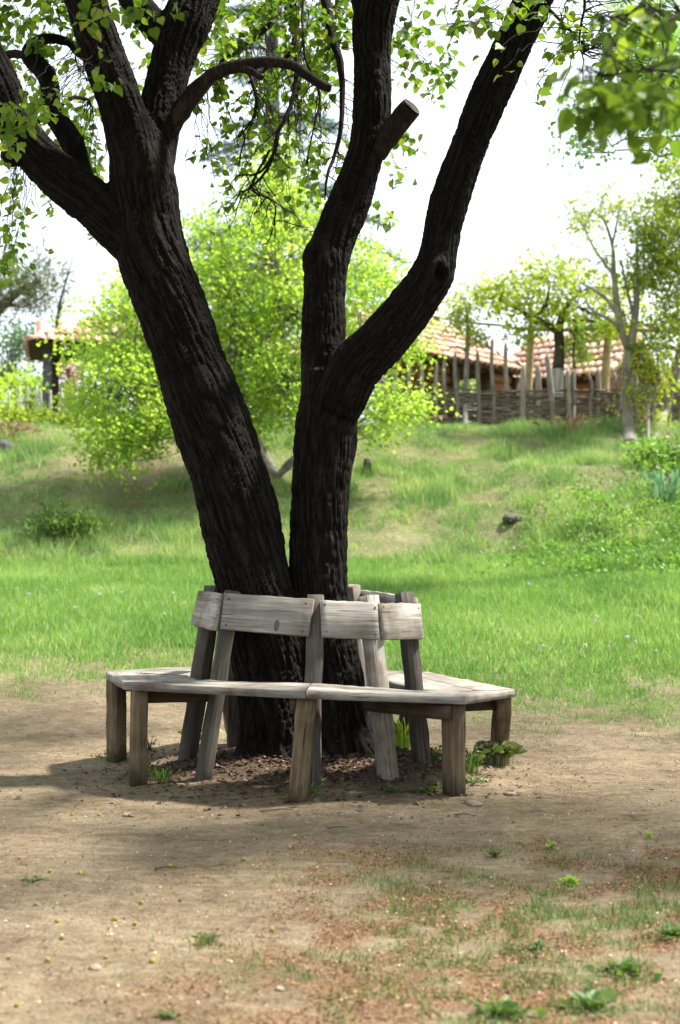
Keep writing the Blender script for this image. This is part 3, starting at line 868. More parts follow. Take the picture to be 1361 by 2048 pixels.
def hit_z(px, py, z):
    """point of the sight line at height z"""
    a_, b_ = at(px, py, 1.0), at(px, py, 2.0)
    t = (z - a_[2]) / (b_[2] - a_[2])
    return a_ + (b_ - a_) * t

# seven corners: foot on the ground and seat-top height
feet = [(-1.205, 7.36), (-.965, 6.52), (-.185, 6.05), (.52, 6.21), (.845, 7.2), (.35, 8.0), (-.60, 8.0)]
topz = [.475, .485, .487, .462, .405, .452, .475]
tops = [(-1.245, 7.42), (-1.01, 6.47), (-.155, 5.98), (.55, 6.12), (.855, 7.12), (.40, 8.1), (-.64, 8.1)]
tops = [(at(p, q, d)[0], d) for (p, q, d) in ((211, 1341, 7.36), (247, 1363, 6.5), (612, 1380, 6.02), (932, 1391, 6.15), (1032, 1378, 7.1), (855, 1342, 8.0), (440, 1329, 8.1))]
topz = [EYE - (q - HOR) / F * d for (q, d) in ((1341, 7.36), (1363, 6.5), (1380, 6.02), (1391, 6.15), (1378, 7.1), (1342, 8.0), (1329, 8.1))]
feetpx = [(228, 1521), (267, 1572), (592, 1606), (915, 1592), (1003, 1514), (803, 1487), (476, 1488)]
feet = []
for (p, q) in feetpx:
    h = on_ground(p, q)
    feet.append(h)
pt = [(428, 1178, 6.98), (464, 1189, 6.70), (632, 1197, 6.56), (738, 1197, 6.64), (809, 1191, 6.98), (703, 1176, 7.46), (470, 1176, 7.5)]
pb = [(372, 1516, 7.08), (403, 1552, 6.5), (622, 1562, 6.36), (780, 1552, 6.5), (847, 1534, 6.84), (738, 1505, 7.62), (470, 1500, 7.6)]
ptop = [at(*p) for p in pt]
pbot = []
for (p, q, d) in pb:
    c = at(p, q, d)
    pbot.append(np.array((c[0], d, gz(c[0], d) - .06)))
TH_S = .036
T3 = [np.array((tops[i][0], tops[i][1], topz[i])) for i in range(7)]
def post_at(i, z):
    f = (z - pbot[i][2]) / (ptop[i][2] - pbot[i][2])
    return pbot[i] + (ptop[i] - pbot[i]) * f
inner = []
for i in range(7):
    q = post_at(i, T3[i][2])
    out_ = norm(np.array((T3[i][0] - q[0], T3[i][1] - q[1], 0)))
    p = q + out_ * .085
    inner.append(np.array((p[0], p[1], T3[i][2])))

def board_prism(name, A, B, C, D, thick, m, parent, segs=10, ragged=.0035):
    """seat plank: A-B outer edge, D-C inner edge (top face), worn wavy edges"""
    ex = norm(B - A)
    ez = np.cross(ex, norm(D - A)); ez = norm(ez)
    if ez[2] < 0: ez = -ez
    ey = np.cross(ez, ex)
    Mx = np.stack([ex, ey, ez], 1)
    loc = lambda P: (P - A) @ Mx
    a, b, c, d = loc(A), loc(B), loc(C), loc(D)
    V = []
    rows = [(0.0, -.3), (.0, 0.0), (.06, .0), (.5, 0), (.94, 0), (1.0, 0.0), (1.0, -.3)]
    cham = .005
    for i in range(segs + 1):
        f = i / segs
        o0, i0 = a + (b - a) * f, d + (c - d) * f
        jo, ji, jz = rng.normal(0, ragged), rng.normal(0, ragged), rng.normal(0, ragged * .4)
        wv = norm(i0 - o0)
        o0, i0 = o0 + wv * jo, i0 + wv * ji
        ch = wv * cham
        for P, z in ((o0, -thick), (o0 - ch * .2, -cham), (o0 + ch, jz), (o0 + (i0 - o0) * .35, jz * .5), (o0 + (i0 - o0) * .7, jz * .5), (i0 - ch, jz), (i0, -cham), (i0, -thick)):
            V.append((P[0], P[1], P[2] + z))
    V = np.array(V)
    k = 8
    Q = [(i * k + j, i * k + (j + 1) % k, (i + 1) * k + (j + 1) % k, (i + 1) * k + j) for i in range(segs) for j in range(k)]
    T = [(0, j + 1, j) for j in range(1, 7)] + [(segs * k, segs * k + j, segs * k + j + 1) for j in range(1, 7)]
    o = new_obj(name, np_mesh(name, V, [np.array(Q)[:, ::-1], np.array(T)]), m, parent)
    return place(o, A, ex, ey, ez)

for i in range(7):
    j = (i + 1) % 7
    A, B, C, D = T3[i].copy(), T3[j].copy(), inner[j].copy(), inner[i].copy()
    e = norm(B - A)
    A += e * .002; B -= e * .002; C -= e * .002; D += e * .002
    f0 = rng.uniform(.42, .56)
    zj = np.array((0, 0, rng.normal(0, .003)))
    m1, m2 = A + (D - A) * f0, B + (C - B) * f0
    gp = norm(D - A) * .004
    board_prism('seat_plank', A, B, m2 - gp * .5, m1 - gp * .5, TH_S, M_bench, bench)
    board_prism('seat_plank', m1 + gp * .5 + zj, m2 + gp * .5 + zj, C + zj, D + zj, TH_S, M_bench, bench)
    # leg under the corner, rail from leg to post, leaning post
    q = post_at(i, T3[i][2])
    rad = norm(np.array((T3[i][0] - q[0], T3[i][1] - q[1], 0)))
    ltop = T3[i] - rad * .075 - np.array((0, 0, TH_S + .001))
    lb = np.array((feet[i][0], feet[i][1], feet[i][2] - .05)) - rad * 0.02
    timber('leg', lb, ltop, .080, .074, rad, M_leg, bench, segs=6, jit=.0022, cham=.005)
    side = np.cross(rad, (0, 0, 1.0))
    if i == 4: side = -side
    s_off = side * .058
    r0, r1 = ltop + s_off + rad * .03 - np.array((0, 0, .036)), post_at(i, T3[i][2] - .1) + s_off - rad * .035
    r1[2] = r0[2]
    timber('seat_rail', r0, r1, .062, .03, side, M_rail, bench, segs=4, jit=.001)
    timber('back_post', pbot[i], ptop[i] + norm(ptop[i] - pbot[i]) * .012, .078, .07, rad, M_post if i not in (3, 5) else M_bench, bench, segs=9, jit=.003, cham=.006)  # lit posts take the bench wood, the rest the shade-darkened one

def nail(parent, x, y, z):
    th = np.linspace(0, 2 * math.pi, 8, endpoint=False)
    V = np.vstack([np.stack([.0052 * np.cos(th), .0052 * np.sin(th), np.zeros(8)], -1), np.stack([.0045 * np.cos(th), .0045 * np.sin(th), np.full(8, .0018)], -1)])
    Q = [(i, (i + 1) % 8, 8 + (i + 1) % 8, 8 + i) for i in range(8)]
    T = [(8, 8 + i, 9 + i) for i in range(1, 7)]
    o = new_obj('nail', nail.me if nail.me else np_mesh('nail', V, [np.array(Q), np.array(T)]), M_nail, parent)
    nail.me = o.data
    o.location = (x, y, z)
nail.me = None

# back boards, photo corners of the ones in view: top-left, top-right, bottom-right, bottom-left
PAN = {0: ((400, 1181), (447, 1187), (431, 1262), (388, 1250)), 1: ((451, 1187), (629, 1199), (617, 1273), (443, 1259)), 2: ((641, 1201), (754, 1206), (757, 1279), (644, 1275)), 3: ((757, 1206), (838, 1208), (844, 1279), (766, 1279))}
def back_board(name, c4, th_, nails):
    A, B, C, D = c4
    ex = norm((B - A) + (C - D)); ey = norm((A - D) + (B - C)); ey = norm(ey - ex * ey.dot(ex))
    ez = np.cross(ex, ey)
    O = (A + B + C + D) / 4
    Mx = np.stack([ex, ey, ez], 1)
    L4 = [(p - O) @ Mx for p in c4]
    n = 10
    V = []
    for i in range(n + 1):
        f = i / n
        t, b = L4[0] + (L4[1] - L4[0]) * f, L4[3] + (L4[2] - L4[3]) * f
        jt, jb = rng.normal(0, .0012), rng.normal(0, .0012)
        hz = th_ / 2
        c = .0035
        V += [(b[0], b[1] + jb, -hz), (t[0], t[1] + jt, -hz), (t[0], t[1] + jt, hz - c), (t[0], t[1] + jt - c, hz), (b[0], b[1] + jb + c, hz), (b[0], b[1] + jb, hz - c)]
    Q = [(i * 6 + j, (i + 1) * 6 + j, (i + 1) * 6 + (j + 1) % 6, i * 6 + (j + 1) % 6) for i in range(n) for j in range(6)]
    T = [(0, j, j + 1) for j in range(1, 5)] + [(n * 6, n * 6 + j + 1, n * 6 + j) for j in range(1, 5)]
    o = new_obj(name, np_mesh(name, np.array(V), [np.array(Q)[:, ::-1], np.array(T)[:, ::-1]]), M_bench, bench)
    place(o, O, ex, ey, ez)
    if nails:
        for (u, v) in ((.06, .86), (.94, .86), (.94, .12), (.07, .14)):
            t = L4[3] * (1 - u) * (1 - v) + L4[2] * u * (1 - v) + L4[0] * (1 - u) * v + L4[1] * u * v
            nail(o, t[0] + rng.normal(0, .004), t[1] + rng.normal(0, .003), th_ / 2)
    return o, L4
for i in range(7):
    j = (i + 1) % 7
    fo = []
    for k in (i, j):
        q = post_at(k, .7)
        r = norm(np.array((ptop[k][0] - BC[0], ptop[k][1] - BC[1], 0)))
        fo.append(r)
    outn = norm(fo[0] + fo[1])
    if i in PAN:
        c4 = []
        for ci, (p, q) in enumerate(PAN[i]):
            k = i if ci in (0, 3) else j
            zt = ptop[k][2] - .005 if ci < 2 else ptop[k][2] - .18
            ctr = post_at(k, zt) + outn * .054
            c4.append(at(p, q, ctr[1]))
    else:
        a_, b_ = post_at(i, ptop[i][2] - .01), post_at(j, ptop[j][2] - .01)
        c_, d_ = post_at(j, ptop[j][2] - .19), post_at(i, ptop[i][2] - .19)
        e = norm(b_ - a_)
        c4 = [p + outn * .056 for p in (a_ - e * .02, b_ + e * .02, c_ + e * .02, d_ - e * .02)]
        c4 = [c4[1], c4[0], c4[3], c4[2]] if np.cross(c4[1] - c4[0], c4[0] - c4[3]).dot(outn) < 0 else c4
    o, L4 = back_board('back_board', c4, .026, i in PAN)
    if i == 1:
        th = np.linspace(0, 2 * math.pi, 16, endpoint=False)
        kx, ky = L4[3][0] * .36 + L4[2][0] * .64, L4[3][1] + .035
        Vk = np.vstack([np.stack([.013 * np.cos(th), .028 * np.sin(th), np.zeros(16)], -1), (0, 0, .001)])
        kn = new_obj('wood_knot', np_mesh('wood_knot', Vk, np.array([(a, (a + 1) % 16, 16) for a in range(16)])), M_knot, o)
        kn.location = (kx, ky, .0142)

# ------------------------------------------------------------------ litter on the dirt
def litter(name, label, n, xy, size, tint, curl=.35):
    x, y = xy
    P = np.stack([x, y, ground(x, y) + .004], -1)
    a = rng.uniform(0, 2 * math.pi, n)
    ax = np.stack([np.cos(a), np.sin(a), rng.normal(0, .25, n)], -1)
    V, T, t = leaves(P, size, ax, DIAM_V * np.array((1, 1, 1.6)), DIAM_F, tint, flat=curl)
    o = new_obj(name, np_mesh(name, V, T, False, {'tint': t}), M_litter)
    o['kind'] = 'stuff'; o['label'] = label
    return o
n = 6500
r = np.abs(rng.normal(0, .46, n)) + .12; a = rng.uniform(0, 2 * math.pi, n)
litter('leaf_litter', 'dead brown leaves under the bench round the trunk', n, (TREE[0] + r * np.cos(a), TREE[1] + r * np.sin(a)), rng.uniform(.008, .034, n), np.clip(rng.beta(1.0, 4, n), 0, .8))
n = 9500
d = rng.uniform(2.9, 10.5, n); x = rng.uniform(-1, 1, n) * (.245 * d + .4)
litter('fallen_petals', 'pale yellow petals and leaf crumbs scattered on the dirt', n, (x, d), rng.uniform(.003, .013, n), np.where(rng.random(n) < .28, rng.uniform(.72, 1, n), rng.uniform(.0, .5, n)))
n = 110000
d = rng.uniform(2.9, 5.9, n); x = rng.uniform(-1, 1, n) * (.245 * d + .4)
k = rng.random(n) < rust_mask(x, d) * .9; x, d = x[k], d[k]; n = len(x)
litter('rusty_blossom_litter', 'rust coloured fallen blossom scraps on the worn grass', n, (x, d), rng.uniform(.0035, .0115, n), np.clip(rng.normal(.47, .15, n), 0, 1))

# ------------------------------------------------------------------ background trees
def bg_tree(name, label, cat, trunks, blobs, leafm, barkm, lsize=(.05, .09), nleaf=34, sigma=.16, droop=.35, group=None, tmpl=(DIAM_V, DIAM_F), twig=.010, flat=.8, cname='crown', tint0=(.15, .75)):
    """trunks: list of pixel paths; blobs: px, py, dist, rx, ry (px), depth radius (m), clumps"""
    b0 = trunks[0][0]
    hit = on_ground(b0[0], b0[1], 10, 45) if b0[1] > 0 else None
    if hit is not None and abs(hit[1] - b0[3]) < 2.5 and 0 < b0[0] < 1361:
        trunks[0][0] = b0 = (b0[0], b0[1] + 6, b0[2], float(hit[1]))
    base = at(b0[0], b0[1], b0[3])
    root = empty(name, base, label, cat, group)
    SS = []
    for k, rows in enumerate(trunks):
        S = px_path(rows, .12)
        V, Q, T = tube(S, 10, True, .12)
        rel(new_obj('trunk' if k == 0 else 'limb', np_mesh('trunk', V, [Q, T], True), barkm, root))
        SS.append(S)
    SA = np.vstack(SS)
    P, A, Z, Tn = [], [], [], []
    for (px, py, d, rx, ry, rd, nc) in blobs:
        C = at(px, py, d)
        R = np.array((rx * d / F, rd, ry * d / F))
        gl = Geo()
        low = SA[SA[:, 2] < C[2] + .1]
        if not len(low): low = SA
        j = int(np.linalg.norm(low[:, :3] - C, axis=1).argmin())
        B = low[j]
        r0 = min(B[3] * .55, .05 if name != 'tall_tree' else .018)
        M1 = (B[:3] + C) / 2 + np.array((0, 0, .12)) + rng.normal(0, .08, 3)
        Lb = spline([(*B[:3], r0), (*M1, r0 * .7), (*C, r0 * .4)], .12)
        Lb[1:, :3] += rng.normal(0, .02, (len(Lb) - 1, 3))
        gl.add(*tube(Lb, 6, False))
        for c in range(nc):
            v = rng.normal(size=3); v /= np.linalg.norm(v)
            Q_ = C + v * R * (rng.uniform(.2, 1.0) ** .5 + (.3 * rng.random() if rng.random() < .22 else 0))
            S0 = Lb[rng.integers(len(Lb) // 3, len(Lb))]
            mid = (S0[:3] + Q_) / 2 + rng.normal(0, .06, 3)
            tp = spline([(*S0[:3], min(twig, S0[3])), (*mid, twig * .6), (*Q_, twig * .3)], .15)
            gl.add(*tube(tp, 4, False))
            n = int(nleaf * rng.uniform(.6, 1.4))
            t = rng.uniform(.15, 1, n)
            ctr = Q_ + rng.normal(0, sigma, (n, 3)) * np.array((1, 1, .75))
            P.append(ctr)
            o_ = ctr - C
            A.append(norm(o_) * .5 + rng.normal(0, .6, (n, 3)) + np.array((0, 0, -droop)))
            Z.append(rng.uniform(*lsize, n))
            tc = rng.uniform(*tint0)
            Tn.append(np.clip(tc + rng.normal(0, .09, n), 0, 1))
        rel(gl.obj('limb', barkm, root))
    V, T, t = leaves(np.vstack(P), np.concatenate(Z), np.vstack(A), tmpl[0], tmpl[1], np.concatenate(Tn), flat=flat)
    o = rel(new_obj(cname, np_mesh(cname, V, T, False, {'tint': t}), leafm, root))
    return root

def foot(px, py, d):
    """pixel row of the ground below px at distance d"""
    x = (px - CX) / F * d
    z = gz(x, d)
    return HOR - (z - EYE) / d * F

# the big bright green tree on the bank
bg_tree('broadleaf_tree', 'broad bright green young leaved tree behind the leaning left trunk', 'tree',
        [[(545, 955, 40, 21.6), (520, 905, 34, 21.6), (500, 862, 32, 21.5), (482, 800, 30, 21.3), (470, 740, 26, 21), (470, 660, 20, 21), (475, 580, 14, 21)],
         [(482, 800, 22, 21.3), (420, 760, 18, 21), (330, 730, 14, 20.5), (240, 740, 10, 20), (190, 790, 7, 19.6)],
         [(470, 740, 18, 21), (540, 660, 15, 21), (575, 560, 11, 21), (585, 470, 7, 21)],
         [(482, 800, 18, 21.3), (580, 770, 14, 21), (700, 740, 10, 20.6), (800, 780, 6, 20.2)]],
        [(262, 790, 20, 100, 110, 1.0, 76), (235, 715, 20.4, 60, 62, .8, 28), (225, 890, 19.6, 65, 45, .6, 26), (170, 800, 20, 34, 60, .6, 14), (125, 690, 20.4, 18, 12, .3, 2), (290, 580, 20.8, 50, 40, .5, 8), (395, 440, 21, 30, 30, .4, 4), (500, 370, 21.2, 50, 40, .5, 10), (615, 400, 21.3, 40, 50, .5, 9), (640, 470, 21.3, 50, 60, .6, 14), (180, 650, 20.6, 40, 20, .5, 3), (300, 660, 20.6, 90, 90, .9, 48), (235, 610, 20.8, 60, 60, .7, 18), (330, 830, 20, 70, 60, .8, 34),
         (440, 600, 21, 100, 110, 1.1, 70), (420, 500, 21, 60, 60, .7, 20), (540, 540, 21, 120, 120, 1.2, 84), (540, 420, 21.2, 60, 60, .7, 26), (560, 340, 21.4, 40, 50, .5, 9), (600, 640, 21, 110, 110, 1.1, 70), (560, 760, 20.8, 100, 70, 1, 54), (460, 700, 20.8, 90, 90, 1, 44),
         (640, 820, 20.4, 70, 36, .8, 20), (755, 640, 21, 75, 120, 1.0, 46), (720, 540, 21.3, 60, 60, .8, 26), (825, 660, 21, 34, 60, .6, 11), (800, 805, 20.2, 58, 28, .6, 22), (745, 850, 20.2, 30, 40, .5, 6), (520, 850, 20.8, 50, 30, .6, 12)],
        M_bgleaf, M_lichenbark, (.05, .085), 44, .17, tint0=(.25, .72))

# conifer far behind
def conifer(name, label, px, base_py, d, top_py, tiers, m):
    p0, p1 = at(px, base_py, d), at(px - 6, top_py, d)
    root = empty(name, p0, label, 'tree')
    S = spline([(*p0, .42), (*((p0 + p1) / 2), .26), (*p1, .07)], .5)
    V, Q, T = tube(S, 8, True, .1)
    rel(new_obj('trunk', np_mesh('trunk', V, [Q, T], True), M_bgbark, root))
    P, A, Z, Tn = [], [], [], []
    for (py, reach, n) in tiers:
        z = at(px, py, d)[2]
        for k in range(n):
            a = rng.uniform(0, 2 * math.pi)
            L = reach * d / F * rng.uniform(.75, 1.1)
            st = np.array((p0[0], p0[1], z + rng.uniform(-.4, .4)))
            end = st + np.array((math.cos(a) * L, math.sin(a) * L, -.12 * L + rng.uniform(-.3, .3)))
            md_ = (st + end) / 2 + np.array((0, 0, .1 * L))
            S = spline([(*st, .07), (*md_, .05), (*end, .015)], .3)
            V, Q, T = tube(S, 4, False)
            rel(new_obj('branch', np_mesh('branch', V, [Q]), M_bgbark, root))
            for s in S[len(S) // 5:]:
                nn = 34
                f = np.linalg.norm(s[:3] - st) / L
                P.append(s[:3] + rng.normal(0, 1, (nn, 3)) * np.array((.28, .28, .10)) * (1.15 - .6 * f))
                A.append(norm(end - st) + rng.normal(0, .5, (nn, 3)))
                Z.append(rng.uniform(.18, .34, nn))
                Tn.append(np.clip(rng.uniform(.2, .8) + rng.normal(0, .15, nn), 0, 1))
    V, T, t = leaves(np.vstack(P), np.concatenate(Z), np.vstack(A), NEED_V, DIAM_F, np.concatenate(Tn), flat=.8)
    rel(new_obj('crown', np_mesh('crown', V, T, False, {'tint': t}), m, root))
conifer('conifer_tree', 'tall blue grey conifer rising far behind the bright green tree', 548, 900, 46, -420,
        [(620, 330, 10), (540, 300, 9), (470, 250, 8), (400, 150, 5), (320, 130, 6), (230, 120, 6), (120, 130, 7), (40, 110, 6), (-60, 100, 6), (-160, 80, 6), (-260, 60, 6), (-350, 36, 6)], M_needle)

bg_tree('pine_tree', 'dull green pine leaning in at the left edge behind the tiled pavilion', 'tree',
        [[(-60, 800, 60, 40), (-55, 720, 50, 40), (-20, 640, 30, 40), (30, 590, 16, 40), (80, 560, 9, 40)]],
        [(20, 545, 40, 60, 45, 1.4, 26), (75, 560, 40, 40, 40, 1, 16), (-40, 600, 40, 60, 60, 1.5, 24), (60, 610, 40, 30, 16, .8, 6)], M_pine, M_bgbark, (.16, .3), 46, .3, .0, tmpl=(NEED_V, DIAM_F), flat=1)
bg_tree('bare_tree', 'thin dark nearly bare tree behind the roof of the left pavilion', 'tree',
        [[(112, 720, 10, 38), (116, 640, 8, 38), (122, 600, 6, 38), (135, 555, 3.5, 38), (152, 500, 1, 38)], [(116, 640, 4, 38), (128, 600, 2.5, 38), (130, 575, 1, 38)]],
        [(140, 610, 38, 18, 26, .5, 7), (116, 640, 38, 18, 16, .5, 6)], M_bgleaf, M_bgbark, (.08, .12), 8, .2)

for k, (px, py, d, rx, ry, nc, m, lab) in enumerate([
    (25, 720, 36, 70, 80, 46, M_bluish, 'pale hazy bush left of the tiled pavilion, highest of the bushes there'),
    (-20, 800, 30, 50, 60, 26, M_bgleaf, 'green bush cut by the left edge beside the picket stakes'),
    (60, 800, 33, 50, 40, 22, M_bgleaf, 'light green bush seen between the pale stakes beside the pavilion post'),
    (165, 805, 32, 50, 40, 22, M_olive, 'dull green bush right of the pavilion post behind the stakes')]):
    fy = foot(px, 0, d)
    bg_tree('bush', lab, 'bush', [[(px, fy, 12, d), (px + 3, (fy + py) / 2, 9, d), (px, py, 5, d)]], [(px, py, d, rx, ry, .9, nc), (px + 12, py + ry * .8, d, rx, ry * .6, .9, nc // 2)], m, M_bgbark, (.08, .13), 34, .22, .1, 'bushes behind the left fence')
for (px, py, d, rx, ry, nc, lab) in [(925, 775, 48, 40, 32, 20, 'soft green bush seen through the open doorway of the tiled hut'), (1020, 800, 44, 46, 40, 20, 'soft green bush in the gap between the two right huts'),
                                     (1350, 770, 38, 34, 60, 26, 'dark green bush beyond the plank gable at the right edge'), (800, 760, 42, 90, 60, 40, 'green bush behind the left end of the tiled hut'), (560, 760, 40, 160, 70, 60, 'wide green bush far behind the bright green tree')]:
    fy = foot(px, 0, d)
    bg_tree('bush', lab, 'bush', [[(px, fy, 12, d), (px + 3, (fy + py) / 2, 9, d), (px, py, 5, d)]], [(px, py, d, rx, ry, .9, nc), (px - 10, py + ry * .8, d, rx, ry * .7, .9, nc // 2)], M_olive, M_bgbark, (.10, .17), 34, .26, .1)
bg_tree('redbud_bush', 'purple flowering bush under the eave of the left pavilion', 'bush', [[(140, foot(140, 0, 33), 10, 33), (138, 770, 8, 33), (132, 700, 4, 33)]],
        [(115, 715, 33, 18, 22, .4, 14), (140, 745, 33, 22, 22, .4, 16), (135, 785, 33, 16, 18, .4, 10)], M_redbud, M_bgbark, (.06, .09), 34, .12, .1)

# trees by the right fence
bg_tree('fruit_tree', 'small yellow green tree with dark forked trunk and whitewashed foot', 'tree',
        [[(1116, 740, 24, 26.6), (1120, 700, 21, 26.6), (1118, 665, 20, 26.6), (1122, 640, 15, 26.5), (1140, 600, 9, 26.4)], [(1118, 662, 15, 26.6), (1095, 650, 13, 26.5), (1062, 640, 12, 26.4), (1045, 622, 9, 26.2), (1000, 600, 6, 26.1)],
         [(1062, 640, 9, 26.4), (1090, 615, 8, 26.4), (1100, 570, 5, 26.4)]],
        [(1010, 592, 26, 75, 30, .9, 22), (1080, 562, 26.3, 80, 40, 1, 26), (1150, 590, 26.4, 70, 50, 1, 24), (1100, 630, 26.3, 40, 26, .7, 8), (950, 610, 26, 34, 36, .6, 10), (1060, 660, 26, 50, 22, .6, 9), (1200, 640, 26.6, 60, 30, .8, 16), (1230, 580, 26.8, 60, 40, .8, 16), (1310, 650, 27, 60, 30, .8, 12)],
        M_yelleaf, M_bgbark, (.06, .10), 34, .15)
b = bpy.data.objects['fruit_tree']
S = px_path([(1112, foot(1112, 0, 26.6) + 4, 34, 26.6), (1113, 800, 28, 26.6), (1115, 772, 26, 26.6), (1116, 738, 24.5, 26.6)], .1)
V, Q, T = tube(S, 10, True, .1)
o = rel(new_obj('whitewashed_foot', np_mesh('whitewashed_foot', V, [Q, T], True), M_lime, b)); o['label'] = 'whitewashed lower trunk'

bg_tree('sapling_tree', 'tall pale grey tree with thin almost bare branches in front of the fence', 'tree',
        [[(1262, 886, 34, 23.8), (1256, 850, 27, 23.9), (1252, 790, 22, 24), (1256, 730, 21, 24), (1262, 690, 20, 24), (1270, 640, 15, 24), (1276, 560, 9, 24), (1274, 500, 5, 24)],
         [(1258, 700, 17, 24), (1246, 670, 15, 24), (1240, 640, 15, 24), (1232, 590, 13, 24), (1228, 540, 10, 24), (1225, 490, 7, 24), (1208, 440, 5, 24), (1190, 425, 3, 24)],
         [(1240, 640, 8, 24), (1215, 600, 7, 24), (1180, 575, 5, 24), (1160, 565, 3, 24)], [(1228, 550, 6, 24), (1205, 520, 5, 24), (1185, 490, 4, 24), (1165, 450, 3, 24)],
         [(1225, 490, 5, 24), (1235, 440, 4, 24), (1240, 400, 3, 24)], [(1270, 640, 8, 24), (1250, 560, 5, 24), (1243, 520, 4, 24)], [(1246, 670, 9, 24), (1222, 640, 7, 24), (1190, 625, 6, 24), (1170, 600, 4, 24)]],
        [(1155, 420, 24, 16, 34, .4, 9), (1210, 405, 24, 28, 34, .4, 10), (1235, 425, 24, 30, 44, .4, 12), (1275, 440, 24, 34, 50, .5, 14), (1180, 455, 24, 38, 28, .4, 11), (1200, 540, 24, 40, 40, .5, 10), (1290, 520, 24, 26, 40, .5, 9), (1250, 640, 24, 40, 30, .5, 5), (1275, 740, 23.9, 30, 40, .5, 5), (1240, 820, 24, 22, 30, .4, 3)],
        M_yelleaf, M_palebark, (.05, .08), 18, .13, twig=.008)
bg_tree('leafy_tree', 'olive green leafy tree with slanting pale trunk at the right edge', 'tree',
        [[(1312, 880, 26, 24.6), (1325, 830, 24, 24.6), (1348, 750, 22, 24.5), (1372, 680, 22, 24.4), (1392, 600, 18, 24.2), (1396, 500, 13, 24), (1385, 400, 8, 24)], [(1396, 560, 10, 24), (1350, 540, 8, 23.8), (1310, 520, 5, 23.6)]],
        [(1345, 480, 23.8, 60, 80, 1.1, 52), (1310, 540, 23.8, 42, 40, .8, 22), (1350, 380, 23.8, 40, 50, .9, 18), (1400, 420, 24, 60, 90, 1.2, 36), (1370, 580, 24, 60, 50, 1, 26), (1300, 460, 23.6, 30, 30, .6, 9), (1345, 330, 23.6, 24, 26, .5, 6), (1300, 690, 24, 40, 40, .7, 9), (1340, 640, 24, 40, 40, .8, 12)],
        M_olive, M_palebark, (.055, .09), 40, .15)
bg_tree('tall_tree', 'tall tree of fine pale leaves hanging in at the upper right edge', 'tree',
        [[(1620, foot(1620, 0, 17), 70, 17), (1600, 800, 60, 17), (1580, 500, 50, 17), (1560, 250, 36, 16.8), (1540, 50, 20, 16.5), (1520, -150, 10, 16.5)], [(1570, 330, 18, 16.8), (1450, 230, 9, 16.2), (1340, 180, 4, 15.8), (1240, 195, 2, 15.5)], [(1555, 200, 18, 16.8), (1430, 130, 10, 16.2), (1320, 90, 6, 15.8)]],
        [(1320, 110, 15.8, 70, 80, .9, 40), (1250, 190, 15.5, 60, 40, .7, 20), (1180, 215, 15.4, 40, 34, .5, 10), (1350, 220, 15.8, 60, 50, .8, 28), (1175, 285, 15.4, 30, 12, .3, 4), (1150, 305, 15.4, 14, 8, .3, 2), (1300, 20, 16, 70, 50, .8, 22), (1420, 120, 16.2, 90, 120, 1.2, 40), (1345, 290, 15.8, 26, 22, .4, 5)],
        M_airy, M_bgbark, (.04, .07), 40, .14, .3, twig=.004)
bg_tree('stem_sapling', 'slim leafy sapling trunk rising through the fence before the hut doorway', 'tree',
        [[(931, 852, 11, 25.6), (932, 780, 10, 25.6), (935, 700, 9, 25.6), (936, 640, 7, 25.6), (930, 600, 4, 25.6)], [(934, 705, 5, 25.6), (915, 692, 3, 25.6), (895, 700, 2, 25.6)], [(935, 690, 4, 25.6), (962, 680, 3, 25.6), (985, 672, 2, 25.6)]],
        [(932, 640, 25.6, 22, 30, .3, 12), (950, 670, 25.6, 26, 14, .3, 8), (915, 610, 25.6, 26, 18, .3, 8)], M_yelleaf, M_palebark, (.05, .085), 26, .11)

# shrubs on the bank
bg_tree('leafy_shrub', 'pale green feathery shrub at the right edge on top of the bank', 'bush', [[(1300, foot(1300, 0, 20.8), 8, 20.8), (1300, 940, 6, 20.8), (1295, 900, 4, 20.8)], [(1300, 1000, 5, 20.8), (1330, 930, 3, 20.8)]],
        [(1300, 920, 20.8, 40, 40, .5, 26), (1280, 970, 20.6, 34, 36, .5, 20), (1350, 900, 20.8, 40, 40, .5, 20), (1330, 970, 20.6, 40, 36, .5, 20)], M_under, M_bgbark, (.05, .09), 30, .12, .1)
bg_tree('low_shrub', 'low grassy green bush at the foot of the bank on the left', 'bush', [[(130, foot(130, 0, 18.8), 8, 18.8), (130, 1050, 5, 18.8)]],
        [(125, 1050, 18.8, 48, 18, .35, 26), (165, 1056, 18.7, 30, 12, .3, 12), (85, 1060, 18.7, 26, 12, .3, 8)], M_weed, M_bgbark, (.06, .12), 40, .10, -.6, tmpl=(NEED_V * np.array((1.6, 1, 1)), DIAM_F))
bg_tree('hedge_bush', 'dark olive bush below the left picket stakes on top of the bank', 'bush', [[(60, foot(60, 0, 25), 8, 25), (60, 850, 5, 25)]],
        [(20, 850, 25, 50, 22, .5, 26), (80, 850, 25, 50, 20, .5, 24), (140, 852, 25, 34, 18, .5, 14)], M_olive, M_bgbark, (.06, .11), 34, .14, -.3)

